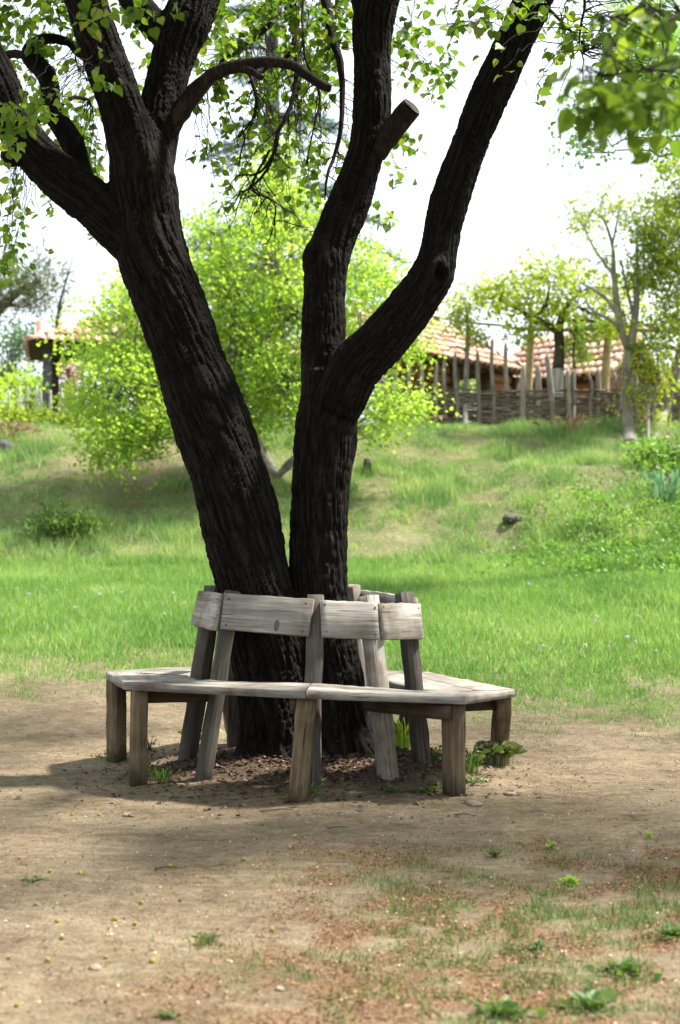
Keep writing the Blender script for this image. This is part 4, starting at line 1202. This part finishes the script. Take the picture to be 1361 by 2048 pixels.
def tuft(name, label, cat, x, y, n, h, spread, m, wd=.005, lean=.6, group=None, tint=(.1, .8), leafy=False):
    z = gz(x, y)
    a = rng.uniform(0, 2 * math.pi, n)
    rr = np.abs(rng.normal(0, spread * .4, n))
    bx, by = rr * np.cos(a), rr * np.sin(a)
    hh = h * rng.uniform(.5, 1.15, n)
    if leafy:
        P = np.stack([bx, by, hh * rng.uniform(0.05, .8, n)], -1)
        A = np.stack([np.cos(a), np.sin(a), rng.uniform(-.1, .9, n)], -1)
        V, T, t = leaves(P, wd * .68 * rng.uniform(.6, 1.3, n), A, HEX_V * np.array((.75, 1, 1)), HEX_F, np.clip(rng.uniform(*tint, n), 0, 1), flat=.35)
        gq = Geo().add(V, None, T, t)
        for i in range(n):
            S = np.array([(0, 0, -.02, .002), (P[i, 0] * .5, P[i, 1] * .5, P[i, 2] * .6, .0015), (*P[i], .0008)])
            V2, Q2, T2 = tube(S, 3, False)
            gq.add(V2, Q2, T2, np.full(len(V2), .3))
        me = gq.mesh(name, False, True)
    else:
        la = a + rng.normal(0, .5, n)
        l = lean * hh * rng.uniform(.3, 1.2, n)
        ox, oy = np.cos(la) * l, np.sin(la) * l
        pa = la + math.pi / 2
        sx, sy = np.cos(pa) * wd / 2, np.sin(pa) * wd / 2
        z0 = np.full(n, -.015)
        V = np.stack([np.stack([bx - sx, by - sy, z0], -1), np.stack([bx + sx, by + sy, z0], -1), np.stack([bx + ox * .3 + sx, by + oy * .3 + sy, hh * .6], -1),
                      np.stack([bx + ox * .3 - sx, by + oy * .3 - sy, hh * .6], -1), np.stack([bx + ox * .8, by + oy * .8, hh * .9], -1), np.stack([bx + ox * 1.25, by + oy * 1.25, hh * .8], -1)], 1)
        b = np.arange(n)[:, None] * 6
        me = np_mesh(name, V.reshape(-1, 3), [b + np.array([[0, 1, 2, 3]]), np.vstack([b + np.array([[3, 2, 4]]), b + np.array([[3, 4, 5]])])], False, {'tint': np.repeat(rng.uniform(*tint, n), 6)})
    o = new_obj(name, me, m, None, (x, y, z))
    return tag(o, label, cat, group)

for (px, py, n, h, sp, wd, leafy, m, lab) in [
    (1000, 1530, 520, .115, .085, .0024, False, M_tuft, 'dense round grass tuft at the foot of the rear right bench leg'),
    (940, 1545, 46, .13, .07, .006, False, M_weed, 'upright grass weed just right of the front right bench leg'),
    (808, 1500, 60, .17, .09, .009, False, M_bgleaf, 'sunlit grassy weed between the back posts right of the trunk'),  # brighter leaf material, the sunlight is put into the colour
    (870, 1522, 24, .09, .09, .035, True, M_weed, 'small leafy weed between the right back post and the front right leg'),
    (868, 1585, 30, .05, .13, .045, True, M_weed, 'flat dusty weed left of the front right bench leg'),
    (945, 1570, 22, .04, .10, .04, True, M_weed, 'flat weed right of the foot of the front right leg'),
    (655, 1506, 26, .09, .06, .04, True, M_weed, 'dark leafy weed against the foot of the right trunk'),
    (545, 1482, 20, .10, .05, .035, True, M_weed, 'dark leafy sprig against the foot of the left trunk'),
    (300, 1500, 30, .09, .07, .035, True, M_weed, 'leafy weed behind the front left bench leg'),
    (225, 1522, 40, .05, .09, .005, False, M_weed, 'thin grass round the foot of the rear left bench leg'),
    (385, 1500, 24, .12, .05, .007, False, M_bgleaf, 'sunlit grass sprig at the foot of the left back post'),  # sunlight painted through the brighter leaf colour
    (330, 1560, 40, .06, .10, .005, False, M_weed, 'thin dark grass right of the front left bench leg'),
    (480, 1480, 24, .09, .07, .006, False, M_bgleaf, 'sunlit grass at the foot of the far left leg'),  # bright leaf colour stands in for the sun here
    (740, 1500, 24, .10, .07, .03, True, M_bgleaf, 'bright weed just right of the foot of the right trunk'),
    (620, 1595, 26, .05, .08, .005, False, M_weed, 'thin grass beside the foot of the front middle leg'),
    (785, 1588, 20, .035, .08, .035, True, M_weed, 'flat weed on the dirt between the front middle and front right legs'),
    (62, 1766, 14, .025, .035, .03, True, M_weed, 'tiny dark weed on bare dirt at the left side'),
    (990, 1716, 18, .035, .035, .028, True, M_weed, 'tiny rosette weed on bare dirt right of centre'),
    (1104, 1700, 18, .04, .03, .02, True, M_bgleaf, 'small yellowish weed on bare dirt towards the right'),
    (1300, 1676, 16, .035, .03, .022, True, M_bgleaf, 'small yellowish weed on dirt near the right edge'),
    (1145, 1770, 60, .03, .045, .02, True, M_bgleaf, 'bright green low weed patch right of centre'),
    (1180, 2020, 60, .028, .085, .042, True, M_weed, 'broad leaved rosette weed near the bottom right corner'),
    (1000, 2030, 60, .03, .085, .036, True, M_weed, 'broad leaved green weed at the bottom edge'),
    (1240, 1945, 56, .028, .10, .036, True, M_weed, 'spreading green weed above the bottom right corner'),
    (1075, 1905, 60, .04, .05, .018, True, M_weed, 'dense dark green weed clump in the worn grass'),
    (410, 1895, 110, .03, .05, .0022, False, M_tuft, 'small grass tuft on the dirt left of the worn grass'),
    (1345, 1875, 50, .03, .08, .028, True, M_weed, 'green weed in the worn grass at the right edge'),
    (335, 2040, 18, .02, .045, .024, True, M_weed, 'small pale weed at the bottom edge left of centre')]:
    p = on_ground(px, py)
    tuft('grass_tuft' if not leafy else 'weed', lab, 'grass tuft' if not leafy else 'weed', p[0], p[1], n, h, sp, m, wd, .55 if not leafy else .6, None, leafy=leafy)
p = on_ground(1335, 1010)
tuft('iris_plant', 'clump of long blue green blades below the feathery shrub', 'plant', p[0], p[1], 60, .5, .35, M_iris, .022, .3)
p = on_ground(1340, 930)
tuft('dry_grass', 'pale dry seed stems standing beside the feathery shrub', 'grass tuft', p[0] + .1, p[1], 30, .6, .4, M_litter, .007, .2, tint=(.85, 1))
p = on_ground(1140, 872)
tuft('dry_grass', 'tan dry grass clump against the woven fence below the whitewashed trunk', 'grass tuft', p[0], p[1], 60, .34, .5, M_litter, .007, .5, tint=(.45, .9))
p = on_ground(20, 880)
tuft('dry_grass', 'arching tan dry grass over the dark stone at the left edge', 'grass tuft', p[0], p[1], 60, .32, .35, M_litter, .007, .8, tint=(.55, .95))

# leafy weeds covering the toe of the bank on the right
n = 42000
d = rng.uniform(14.8, 20.4, n); x = rng.uniform(1.2, 6.2, n)
msk = sstep(1.6, 3.4, x + (fbm(x * 1.4, d * 1.4, seed=81) - .5) * 2.2) * sstep(15.2, 16.6, d) * sstep(20.2, 18.2, d - .25 * (x - 3)) * (.25 + sstep(.4, .6, fbm(x * 3, d * 3, seed=82)))
k = rng.random(n) < msk
x, d = x[k], d[k]; n = len(x)
hh = (.04 + .20 * fbm(x * 2.2, d * 2.2, seed=83)) * rng.random(n)
P = np.stack([x, d, ground(x, d) + hh], -1)
V, T, t = leaves(P, rng.uniform(.028, .07, n), rng.normal(size=(n, 3)) + (0, 0, .5), DIAM_V * np.array((.8, 1, 1)), DIAM_F, np.clip(-.1 + .9 * fbm(x * 3, d * 3, seed=84) + rng.normal(0, .15, n), 0, .85))
o = new_obj('undergrowth', np_mesh('undergrowth', V, T, False, {'tint': t}), M_under); o['kind'] = 'stuff'; o['label'] = 'yellow green leafy weeds covering the foot of the bank on the right'

# ------------------------------------------------------------------ woven fences
def stake(root, px, ptop_, d, wpx, lean=0.0, kink=0.0):
    fb = foot(px, 0, d) + 5
    x1 = px + lean
    rows = [(px, fb, wpx * 1.1, d), (px + lean * .35 + kink, fb + (ptop_ - fb) * .35, wpx * 1.03, d), (px + lean * .7 - kink, fb + (ptop_ - fb) * .7, wpx * .95, d), (x1, ptop_ + 8, wpx * .8, d), (x1, ptop_, wpx * .3, d)]
    S = px_path(rows, .12)
    L = at(px, fb, d)
    S[:, :3] -= L
    # local x runs up the stake so the grain follows it
    V, Q, T = tube(S, 7, True, .16)
    V2 = np.stack([V[:, 2], V[:, 0], V[:, 1]], -1)
    o = new_obj('stake', np_mesh('stake', V2, [Q, T], True), M_stake, root)
    return place(o, L, (0, 0, 1), (1, 0, 0), (0, 1, 0))

def withe(root, xa, xb, d, z, st):
    n = max(8, int((xb - xa) / .16))
    xs = np.linspace(xa, xb, n)
    ph = rng.choice((0, math.pi))
    yy = d(xs) + .05 * np.sin(xs / .28 * math.pi + ph)
    zz = ground(xs, d(xs), False) + z + .03 * np.cumsum(rng.normal(0, .35, n)) + rng.normal(0, .006, n)
    r = np.linspace(rng.uniform(.017, .028), .009, n)
    S = np.stack([xs, yy, zz, r], -1)
    if rng.random() < .5: S[:, 3] = S[::-1, 3]
    V, Q, T = tube(S, 5, True, .1)
    L = S[0, :3]
    o = new_obj('withe', np_mesh('withe', V - L, [Q, T], True), M_withe, root)
    return place(o, L, (1, 0, 0), (0, 1, 0), (0, 0, 1))

fr = empty('wattle_fence', at(1050, foot(1050, 0, 25.3), 25.3), 'woven branch fence with tall grey stakes along the right bank top', 'fence')
DR = 25.3
for (px, pt_, wp, ln, kk) in [(765, 748, 10, 0, 1), (790, 740, 8, 2, 0), (818, 728, 9, 2, 1), (846, 722, 9, -2, 1), (872, 722, 8, 3, 1), (890, 716, 8, -1, 1), (914, 705, 9, -4, 2), (958, 700, 9, -3, 1), (986, 676, 8, -1, 2), (1014, 684, 9, -3, 1),
                              (1046, 730, 13, 1, 0), (1077, 727, 14, -1, 0), (1106, 707, 13, -14, 0), (1138, 737, 12, -2, 1), (1150, 738, 11, -3, 2), (1186, 744, 7, -9, -4), (1197, 736, 11, 0, 0), (1182, 760, 6, 6, 0), (1228, 745, 9, 3, 1), (1243, 742, 10, 2, 0), (1274, 740, 12, -4, 0), (1300, 770, 9, 1, 1), (1340, 770, 9, -1, 1), (1358, 790, 10, 0, 0), (1385, 780, 10, 0, 0)]:
    stake(fr, px - ln * .2, pt_, DR + .02 * rng.normal(), wp, ln, kk)
dline = lambda x: np.full_like(x, DR)
for k in range(110):
    xa = rng.uniform(.35, 5.2); L_ = rng.uniform(1.0, 2.6)
    withe(fr, xa, min(xa + L_, 6.6), dline, .04 + .60 * ((k * .618) % 1) + rng.uniform(-.02, .02), None)
fl = empty('picket_fence', at(120, foot(120, 0, 26.2), 26.2), 'low woven fence with thin pale stakes by the left pavilion', 'fence')
for (px, pt_, wp) in [(-12, 782, 5), (20, 778, 5), (33, 785, 4), (43, 774, 5), (53, 772, 5), (72, 772, 5), (85, 776, 5), (100, 780, 6), (123, 778, 6), (132, 795, 5), (152, 776, 6), (176, 780, 5), (198, 776, 6), (214, 782, 5), (240, 782, 6), (268, 786, 6), (300, 788, 6), (330, 784, 5), (420, 780, 7), (455, 782, 7), (560, 790, 8), (600, 786, 8), (640, 780, 8)]:
    o = stake(fl, px, pt_, 26.2, wp, rng.uniform(-4, 4), rng.uniform(-.6, .6))
    o.data.materials.clear(); o.data.materials.append(M_picket)
for k in range(44):
    xa = rng.uniform(-6.8, -.6); L_ = rng.uniform(.9, 2.2)
    withe(fl, xa, min(xa + L_, .3), lambda x: np.full_like(x, 26.2), .04 + .24 * ((k * .618) % 1), None)

# ------------------------------------------------------------------ tiled huts
def tile_mat():
    m, n, out = mat('clay_tile')
    v = nd(n, 'ShaderNodeTexCoord').outputs['Object']
    r = nd(n, 'ShaderNodeObjectInfo').outputs['Random']
    c = ramp(n, r, [(0.0, (.33, .18, .125)), (0.35, (.45, .27, .195)), (0.7, (.52, .35, .27)), (1.0, (.58, .44, .36))])
    d_ = ramp(n, noise(n, v, 9, 4, .6), [(0.35, (.6, .55, .5)), (0.6, (1.05, 1.05, 1.05))])
    c = mixc(n, .7, c, d_, 'MULTIPLY')
    principled(n, out, c, .85, bump(n, noise(n, v, 40, 3), .3, .01), .2)
    return m
M_tile = tile_mat()
def tile_mesh():
    V, n = [], 6
    for (y, r) in ((0, .118), (.42, .098)):
        for rr in (r, r - .016):
            for i in range(n + 1):
                a = math.pi * i / n
                V.append((rr * math.cos(a), y, rr * math.sin(a) * .85))
    k = n + 1
    Q = []
    for i in range(n):
        Q += [(i, i + 1, 2 * k + i + 1, 2 * k + i), (k + i, 3 * k + i, 3 * k + i + 1, k + i + 1), (i, k + i, k + i + 1, i + 1), (2 * k + i, 2 * k + i + 1, 3 * k + i + 1, 3 * k + i)]
    return np_mesh('tile', np.array(V) * .81, [np.array(Q)], True)
TILE = tile_mesh(); TILE.materials.append(M_tile)

def poly_plate(name, pts, thick, m, parent):
    P = [np.asarray(p, float) for p in pts]
    nrm = norm(np.cross(P[1] - P[0], P[2] - P[0]))
    if nrm[2] < 0: nrm = -nrm
    k = len(P)
    V = np.vstack([P, [p - nrm * thick for p in P]])
    me = bpy.data.meshes.new(name)
    me.from_pydata([tuple(v) for v in V], [], [tuple(range(k)), tuple(range(2 * k - 1, k - 1, -1))] + [(i, k + i, k + (i + 1) % k, (i + 1) % k) for i in range(k)])
    o = new_obj(name, me, m, parent)
    return rel(o)

def tile_face(parent, O, e, s, inside, width, height, left):
    """tiles on a roof plane: O eave corner, e along the eave, s up the slope"""
    nn = np.cross(e, s)
    if nn[2] < 0: nn = -nn
    cnt = 0
    row = 0
    v = -.06
    while v < height and cnt < left:
        c = .09
        while c < width and cnt < left:
            if inside(c, v + .15):
                o = new_obj('tile', TILE, None, parent)
                jit = rng.normal(0, .008, 2)
                y2 = norm(s - nn * .055 + e * rng.normal(0, .02))
                x2 = norm(e - y2 * y2.dot(e)); z2 = np.cross(x2, y2)
                if z2[2] < 0: x2 = -x2; z2 = -z2
                place(o, O + e * (c + jit[0]) + s * (v + jit[1]) + nn * (.022 + rng.uniform(0, .012)), x2, y2, z2)
                cnt += 1
            c += .172
        v += .27
        row += 1
    return cnt

def hut(name, label, N, u, v, L, W, ze, zr, ha, hb, walls, zf, gable_b=False, over=.45, posts=(), tiles=290, logm=None, ou=None):
    """N eave corner (x,y), u along the front eave, v to the back; ha / hb hip run at the u=0 / u=L ends; walls: list of (u0,u1) pieces of the front wall"""
    N = np.array((N[0], N[1], 0.0)); u = norm(np.array((u[0], u[1], 0.0))); v = norm(np.array((v[0], v[1], 0.0)))
    root = empty(name, tuple(N + u * L / 2 + v * W / 2 + np.array((0, 0, zf))), label, 'hut', 'tile roofed wooden huts behind the fences')
    Z = np.array((0, 0, 1.0))
    c = [N + Z * ze, N + u * L + Z * ze, N + u * L + v * W + Z * ze, N + v * W + Z * ze]
    ra, rb = N + u * ha + v * W / 2 + Z * zr, N + u * (L - hb) + v * W / 2 + Z * zr
    rise = zr - ze
    roof = poly_plate('roof', [c[0], c[1], rb, ra], .05, M_dklog, root)
    poly_plate('roof', [c[2], c[3], ra, rb], .05, M_dklog, root)
    sl = math.hypot(W / 2, rise)
    sf = norm(v * W / 2 + Z * rise)
    used = tile_face(root, c[0], u, sf, lambda x, y: ha * y / sl - .05 <= x <= L - hb * y / sl + .05 and y < sl + .1, L, sl, int(tiles * .62))
    for (h_, O, dirn, flag) in ((ha, c[0], -u, 'a'), (hb, c[1], u, 'b')):
        apex = ra if flag == 'a' else rb
        if h_ > .05:
            poly_plate('roof', [O, O + v * W, apex], .05, M_dklog, root)
            s2 = norm(-dirn * h_ + Z * rise); s2l = math.hypot(h_, rise)
            used += tile_face(root, O, v, s2, lambda x, y: W / 2 * y / s2l - .05 <= x <= W - W / 2 * y / s2l + .05 and y < s2l, W, s2l, tiles - used - 20)
    # ridge and hip caps
    for (a_, b_) in ((ra, rb), (c[0], ra), (c[1], rb)):
        Lr = np.linalg.norm(b_ - a_)
        if Lr < .4: continue
        y2 = (b_ - a_) / Lr
        for k in range(int(Lr / .36)):
            if used >= 300: break
            o = new_obj('tile', TILE, None, root)
            x2 = norm(np.cross(y2, Z)); z2 = np.cross(x2, y2)
            place(o, a_ + y2 * (k * .36) + z2 * .02, x2, y2, z2); used += 1
    # walls of stacked logs
    hgt = ze - .12 - zf
    def log_wall(A, dirn, l0, l1, mat_):
        k = int(hgt / .2)
        out_ = np.cross(dirn, Z)
        for i in range(k + 1):
            p0 = A + dirn * (l0 + rng.normal(0, .02)) + Z * (zf + .1 + i * .2)
            p1 = A + dirn * (l1 + rng.normal(0, .02)) + Z * (zf + .1 + i * .2)
            timber('log', p0, p1, .192, .15, out_, mat_, root, segs=5, jit=.006, cham=.04)
    A = N + u * (over if ou is None else ou) + v * over
    for (u0, u1) in walls:
        log_wall(A, u, u0, u1, logm or M_log)
        for uu in (u0, u1):
            timber('wall_post', A + u * uu + Z * zf - v * .1, A + u * uu + Z * (ze - .1) - v * .1, .16, .14, -v, M_dklog, root, segs=3, jit=.004)
    for (uu, vv, m_) in posts:
        timber('corner_post', N + u * uu + v * vv + Z * (zf - .1), N + u * uu + v * vv + Z * (ze - .08), .17, .17, -v, m_, root, segs=4, jit=.005)
    # beam under the eave and rafter ends
    timber('eave_beam', A - u * .1 + Z * (ze - .02), A + u * (L - 2 * over + .1) + Z * (ze - .02), .16, .16, Z, M_dklog, root, segs=6, jit=.004)
    for k in range(int(L / .42)):
        p = c[0] + u * (.2 + k * .42) - Z * .09
        timber('rafter', p + sf * .06, p + sf * (sl * .6), .08, .09, u, M_log, root, segs=2, jit=.003)
    if gable_b:
        # plank gable at the u=0 end
        g0 = N + u * over
        w_ = W - .3
        npl = 11
        for k in range(npl):
            f = (k + .5) / npl
            vv = .15 + w_ * f
            top = ze + rise * (1 - abs(2 * (vv / W) - 1)) - .1
            timber('gable_plank', g0 + v * vv + Z * zf, g0 + v * vv + Z * top, w_ / npl - .012, .035, -u, M_log, root, segs=3, jit=.003)
        for (p, q) in ((c[0], ra), (c[3], ra)):
            timber('bargeboard', p - Z * .05 - u * .02, q - Z * .05 - u * .02, .14, .04, -u, M_pale, root, segs=3, jit=.003)
    return root

C1 = (3.86, 29.4)
hut('tiled_hut', 'wooden hut with sloping tiled roof and open doorway, nearest the fork of the big tree', C1, (-.68, -.73), (-.73, .68), 4.6, 3.0, 5.04, 6.08, 1.0, 1.0,
    [(-.15, .75), (1.9, 4.0)], gz(3.2, 29.4), over=.3, ou=.2, posts=((.45, 2.6, M_dklog), (.98, .28, M_dklog), (2.1, .26, M_dklog)))
hut('gabled_hut', 'red brown plank hut with tiled roof and plank gable, behind the whitewashed tree', (5.76, 30.0), (-.75, .66), (.66, .75), 3.0, 2.5, 5.1, 6.12, .02, .02,
    [(.0, 2.1)], gz(5.5, 30), gable_b=True, over=.4)
hut('tiled_pavilion', 'open tiled pavilion on a dark grey post at the left edge of the bank top', (-5.93, 26.6), (.97, .22), (-.2, .98), 5.0, 2.3, 5.24, 6.2, 2.5, 2.4,
    [(1.5, 3.4)], gz(-4.5, 27.5), over=.6, posts=((.37, .42, M_greypost), (.5, 1.8, M_dklog), (3.9, 1.8, M_dklog)), logm=M_dklog)

# pergola poles by the right huts
pg = empty('pole_pergola', at(1060, foot(1060, 0, 27), 27), 'pergola of peeled pale poles standing between the two right huts', 'pergola')
def pole(name, rows, m, root):
    S = px_path(rows, .15)
    L = S[0, :3].copy()
    S[:, :3] -= L
    V, Q, T = tube(S, 9, True, .08)
    ax = norm(S[-1, :3] - S[0, :3])
    e2 = norm(np.cross(ax, (0, 1, 0) if abs(ax[1]) < .9 else (1, 0, 0))); e3 = np.cross(ax, e2)
    V = V @ np.stack([ax, e2, e3], 1)
    o = new_obj(name, np_mesh(name, V, [Q, T], True), m, root)
    return place(o, L, ax, e2, e3)
pole('post', [(1056, foot(1056, 0, 27) + 4, 16, 27), (1058, 760, 16, 27), (1061, 700, 15, 27), (1062, 650, 13, 27)], M_pale, pg)
pole('post', [(1208, foot(1208, 0, 27) + 4, 18, 27), (1212, 740, 17, 27), (1216, 680, 15, 27), (1218, 650, 14, 27)], M_pale, pg)
pole('beam', [(1005, 655, 6, 26.9), (1110, 660, 8, 26.9), (1210, 656, 9, 26.9), (1270, 652, 8, 26.9)], M_pale, pg)
pole('beam', [(1262, 657, 8, 26.8), (1330, 662, 8, 26.8), (1400, 660, 7, 26.8)], M_pale, pg)
pole('beam', [(862, 632, 4, 26.6), (940, 645, 5, 26.8), (1020, 652, 5, 27.0)], M_stake, pg)
bg_tree('climbing_vine', 'green climbing vine on a dark stem beside the whitewashed tree', 'vine', [[(1148, foot(1148, 0, 26.4), 7, 26.4), (1150, 760, 6, 26.4), (1147, 700, 5, 26.4), (1155, 650, 3, 26.4)]],
        [(1152, 680, 26.4, 16, 34, .2, 18), (1165, 710, 26.4, 14, 24, .2, 9), (1196, 660, 26.4, 24, 18, .2, 8)], M_bgleaf, M_bgbark, (.05, .08), 24, .09)
bg_tree('slim_sapling', 'cluster of thin young stems with yellow green leaves right of the pale grey tree', 'tree',
        [[(1297, 890, 7, 23.6), (1296, 800, 6, 23.6), (1288, 720, 4, 23.6), (1286, 660, 2, 23.6)], [(1305, 890, 7, 23.6), (1306, 820, 6, 23.6), (1316, 740, 4, 23.6), (1312, 690, 2, 23.6)], [(1288, 890, 6, 23.6), (1298, 830, 5, 23.6), (1304, 770, 3, 23.6)]],
        [(1290, 720, 23.6, 20, 34, .3, 10), (1315, 760, 23.6, 22, 30, .3, 10), (1275, 790, 23.6, 18, 24, .3, 7), (1310, 830, 23.6, 24, 26, .3, 9), (1325, 710, 23.6, 18, 24, .3, 6)], M_yelleaf, M_palebark, (.045, .08), 22, .11)

# ------------------------------------------------------------------ stones, stump, fruit, sticks, seed heads
def stone_mat(name, a, b):
    m, n, out = mat(name)
    v = nd(n, 'ShaderNodeTexCoord').outputs['Object']
    principled(n, out, ramp(n, noise(n, v, 30, 4, .65), [(0.35, a), (0.65, b)]), .9, bump(n, noise(n, v, 60, 3), .5, .01), .2)
    return m
M_stone = stone_mat('grey_stone', (.10, .095, .09), (.26, .24, .22))
M_clod = stone_mat('dry_clod', (.16, .12, .085), (.34, .27, .20))
M_fruit = stone_mat('yellow_fruit_skin', (.20, .17, .035), (.32, .27, .06))
M_white = stone_mat('seed_fluff', (.7, .7, .68), (.82, .82, .8))
def lump(name, label, cat, p, size, m, sx=1.3, sz=.6, group=None, seed=0, sub=2):
    import bmesh
    bm = bmesh.new()
    bmesh.ops.create_icosphere(bm, subdivisions=sub, radius=1)
    for v in bm.verts:
        k = 1 + .45 * (float(fbm(np.array([v.co.x * 1.3 + seed]), np.array([v.co.y * 1.3]), np.array([v.co.z * 1.3]), 3, 91)[0]) - .5)
        v.co = Vector((v.co.x * k * size * sx, v.co.y * k * size, v.co.z * k * size * sz))
    me = bpy.data.meshes.new(name)
    bm.to_mesh(me); bm.free()
    for f in me.polygons: f.use_smooth = True
    o = new_obj(name, me, m, None, (p[0], p[1], p[2] + size * sz * .45))
    o.rotation_euler = (0, 0, rng.uniform(0, 6))
    return tag(o, label, cat, group)
lump('rock', 'rounded dark rock lying on the bank slope right of the trunks', 'rock', on_ground(1022, 1045), .115, stone_mat('brown_stone', (.04, .036, .033), (.13, .115, .10)), 1.2, .75, seed=1, sub=3)
lump('rock', 'dark rock under dry grass at the left edge of the bank', 'rock', on_ground(2, 905), .16, stone_mat('dark_stone', (.03, .03, .032), (.09, .09, .09)), 1.2, .9, seed=2, sub=3)
for i, (px, py, s, lab, m) in enumerate([(255, 1634, .017, 'flat brown stone on the dirt left of the bench', M_clod), (948, 1612, .03, 'pale jagged stone on the dirt in front of the front right leg', M_clod), (1020, 1592, .02, 'dark chip of wood or stone right of the front right leg', M_clod),
                                      (190, 1938, .015, 'small grey pebble on the dirt at lower left', M_clod), (560, 1986, .011, 'brown pebble at the left border of the worn grass', M_clod)]):
    lump('stone', lab, 'stone', on_ground(px, py), s, m, 1.5, .5, seed=3 + i)
# cut stump on the bank
p = on_ground(735, 945)
S = np.array([(p[0], p[1], p[2] - .05, .07), (p[0], p[1], p[2] + .1, .062), (p[0] + .01, p[1], p[2] + .21, .058)])
V, Q, T = tube(S, 9, True, .12)
tag(new_obj('stump', np_mesh('stump', V, [Q, T]), M_bgbark), 'small dark post stump on the bank beside the right trunk', 'stump')

fr0 = None
for k, (px, py) in enumerate([(40, 1718), (100, 1748), (161, 1748), (72, 1812), (115, 1849), (230, 1845), (270, 1851), (283, 1808), (125, 1881), (18, 1921), (96, 1925), (212, 1920), (305, 1926), (34, 2015), (145, 1632), (200, 1632), (340, 1735), (488, 1722), (590, 1675), (663, 1711), (545, 1864), (1040, 1690), (1232, 1655)]):
    p = on_ground(px, py)
    if fr0 is None:
        fr0 = lump('fallen_fruit', 'small greenish yellow fruit fallen on the bare dirt in front', 'fruit', p, .0072, M_fruit, 1.15, .95, 'fallen fruit on the dirt', 4)
    else:
        o = fr0.copy(); COL.objects.link(o)
        o.location = (p[0], p[1], p[2] + .004); o.scale = [rng.uniform(.75, 1.15)] * 3; o.rotation_euler = (rng.uniform(0, 3), rng.uniform(0, 3), 0)
for (px, py, dx, dy, lab) in [(555, 1624, .07, .02, 'thin brown twig on the dirt in front of the front middle leg'), (930, 1633, .05, -.01, 'short twig below the pale stone on the right'), (675, 1660, .04, .015, 'small dark twig on bare dirt below the bench centre'), (340, 1742, .05, .0, 'short brown twig on the dirt at left')]:
    p = on_ground(px, py)
    S = spline([(p[0] - dx, p[1] - dy, p[2] + .005, .0022), (p[0], p[1], p[2] + .010, .0024), (p[0] + dx * .6, p[1] + dy * 1.3, p[2] + .007, .0019), (p[0] + dx, p[1] + dy, p[2] + .005, .0012)], .02)
    V, Q, T = tube(S, 5, True, .2)
    tag(new_obj('twig', np_mesh('twig', V, [Q, T]), M_bgbark), lab, 'twig')

# dandelion seed heads in the lawn
dm = None
spots = [(601, 1318), (985, 1263), (970, 1205), (1040, 1253), (1000, 1275), (1058, 1302), (1170, 1316), (1090, 1311), (1255, 1298), (1268, 1300), (1085, 1247), (1060, 1185), (1203, 1190), (1278, 1248), (1195, 1255), (1190, 1258), (1217, 1310), (1315, 1318),
         (62, 1205), (90, 1203), (115, 1194), (188, 1190), (203, 1191), (200, 1206), (268, 1190), (246, 1200), (348, 1203), (365, 1201), (155, 1235), (30, 1190), (368, 1222), (330, 1245), (245, 1115), (860, 1165), (905, 1215), (940, 1240)]
for px, py in spots:
    p = on_ground(px, py, 8, 24)
    if dm is None:
        g_ = Geo()
        V, Q, T = tube(np.array([(0, 0, -.01, .002), (.004, 0, .07, .0018), (0, .003, .13, .0016)]), 4, False)
        st = new_obj('stem', np_mesh('stem', V, [Q]), M_weed)
        dm = empty('dandelion', (0, 0, 0), 'white dandelion seed head standing in the lawn grass', 'dandelion', 'dandelion seed heads in the lawn')
        st.parent = dm
        th = rng.normal(size=(260, 3)); th = norm(th)
        V, T, t = leaves(np.zeros((260, 3)), np.full(260, .024), th, NEED_V * np.array((1.3, 1, 1)), DIAM_F, np.zeros(260), flat=1)
        hd = new_obj('seed_head', np_mesh('seed_head', V, T), M_white, dm, (0, .003, .13))
        o, proto = dm, (st, hd)
    else:
        o = dm.copy(); COL.objects.link(o)
        for c in proto:
            q = c.copy(); COL.objects.link(q); q.parent = o
    o.location = (p[0], p[1], p[2])
    o.rotation_euler = (rng.normal(0, .1), rng.normal(0, .1), rng.uniform(0, 6))
    s = rng.uniform(.4, .75)
    o.scale = (s, s, s)
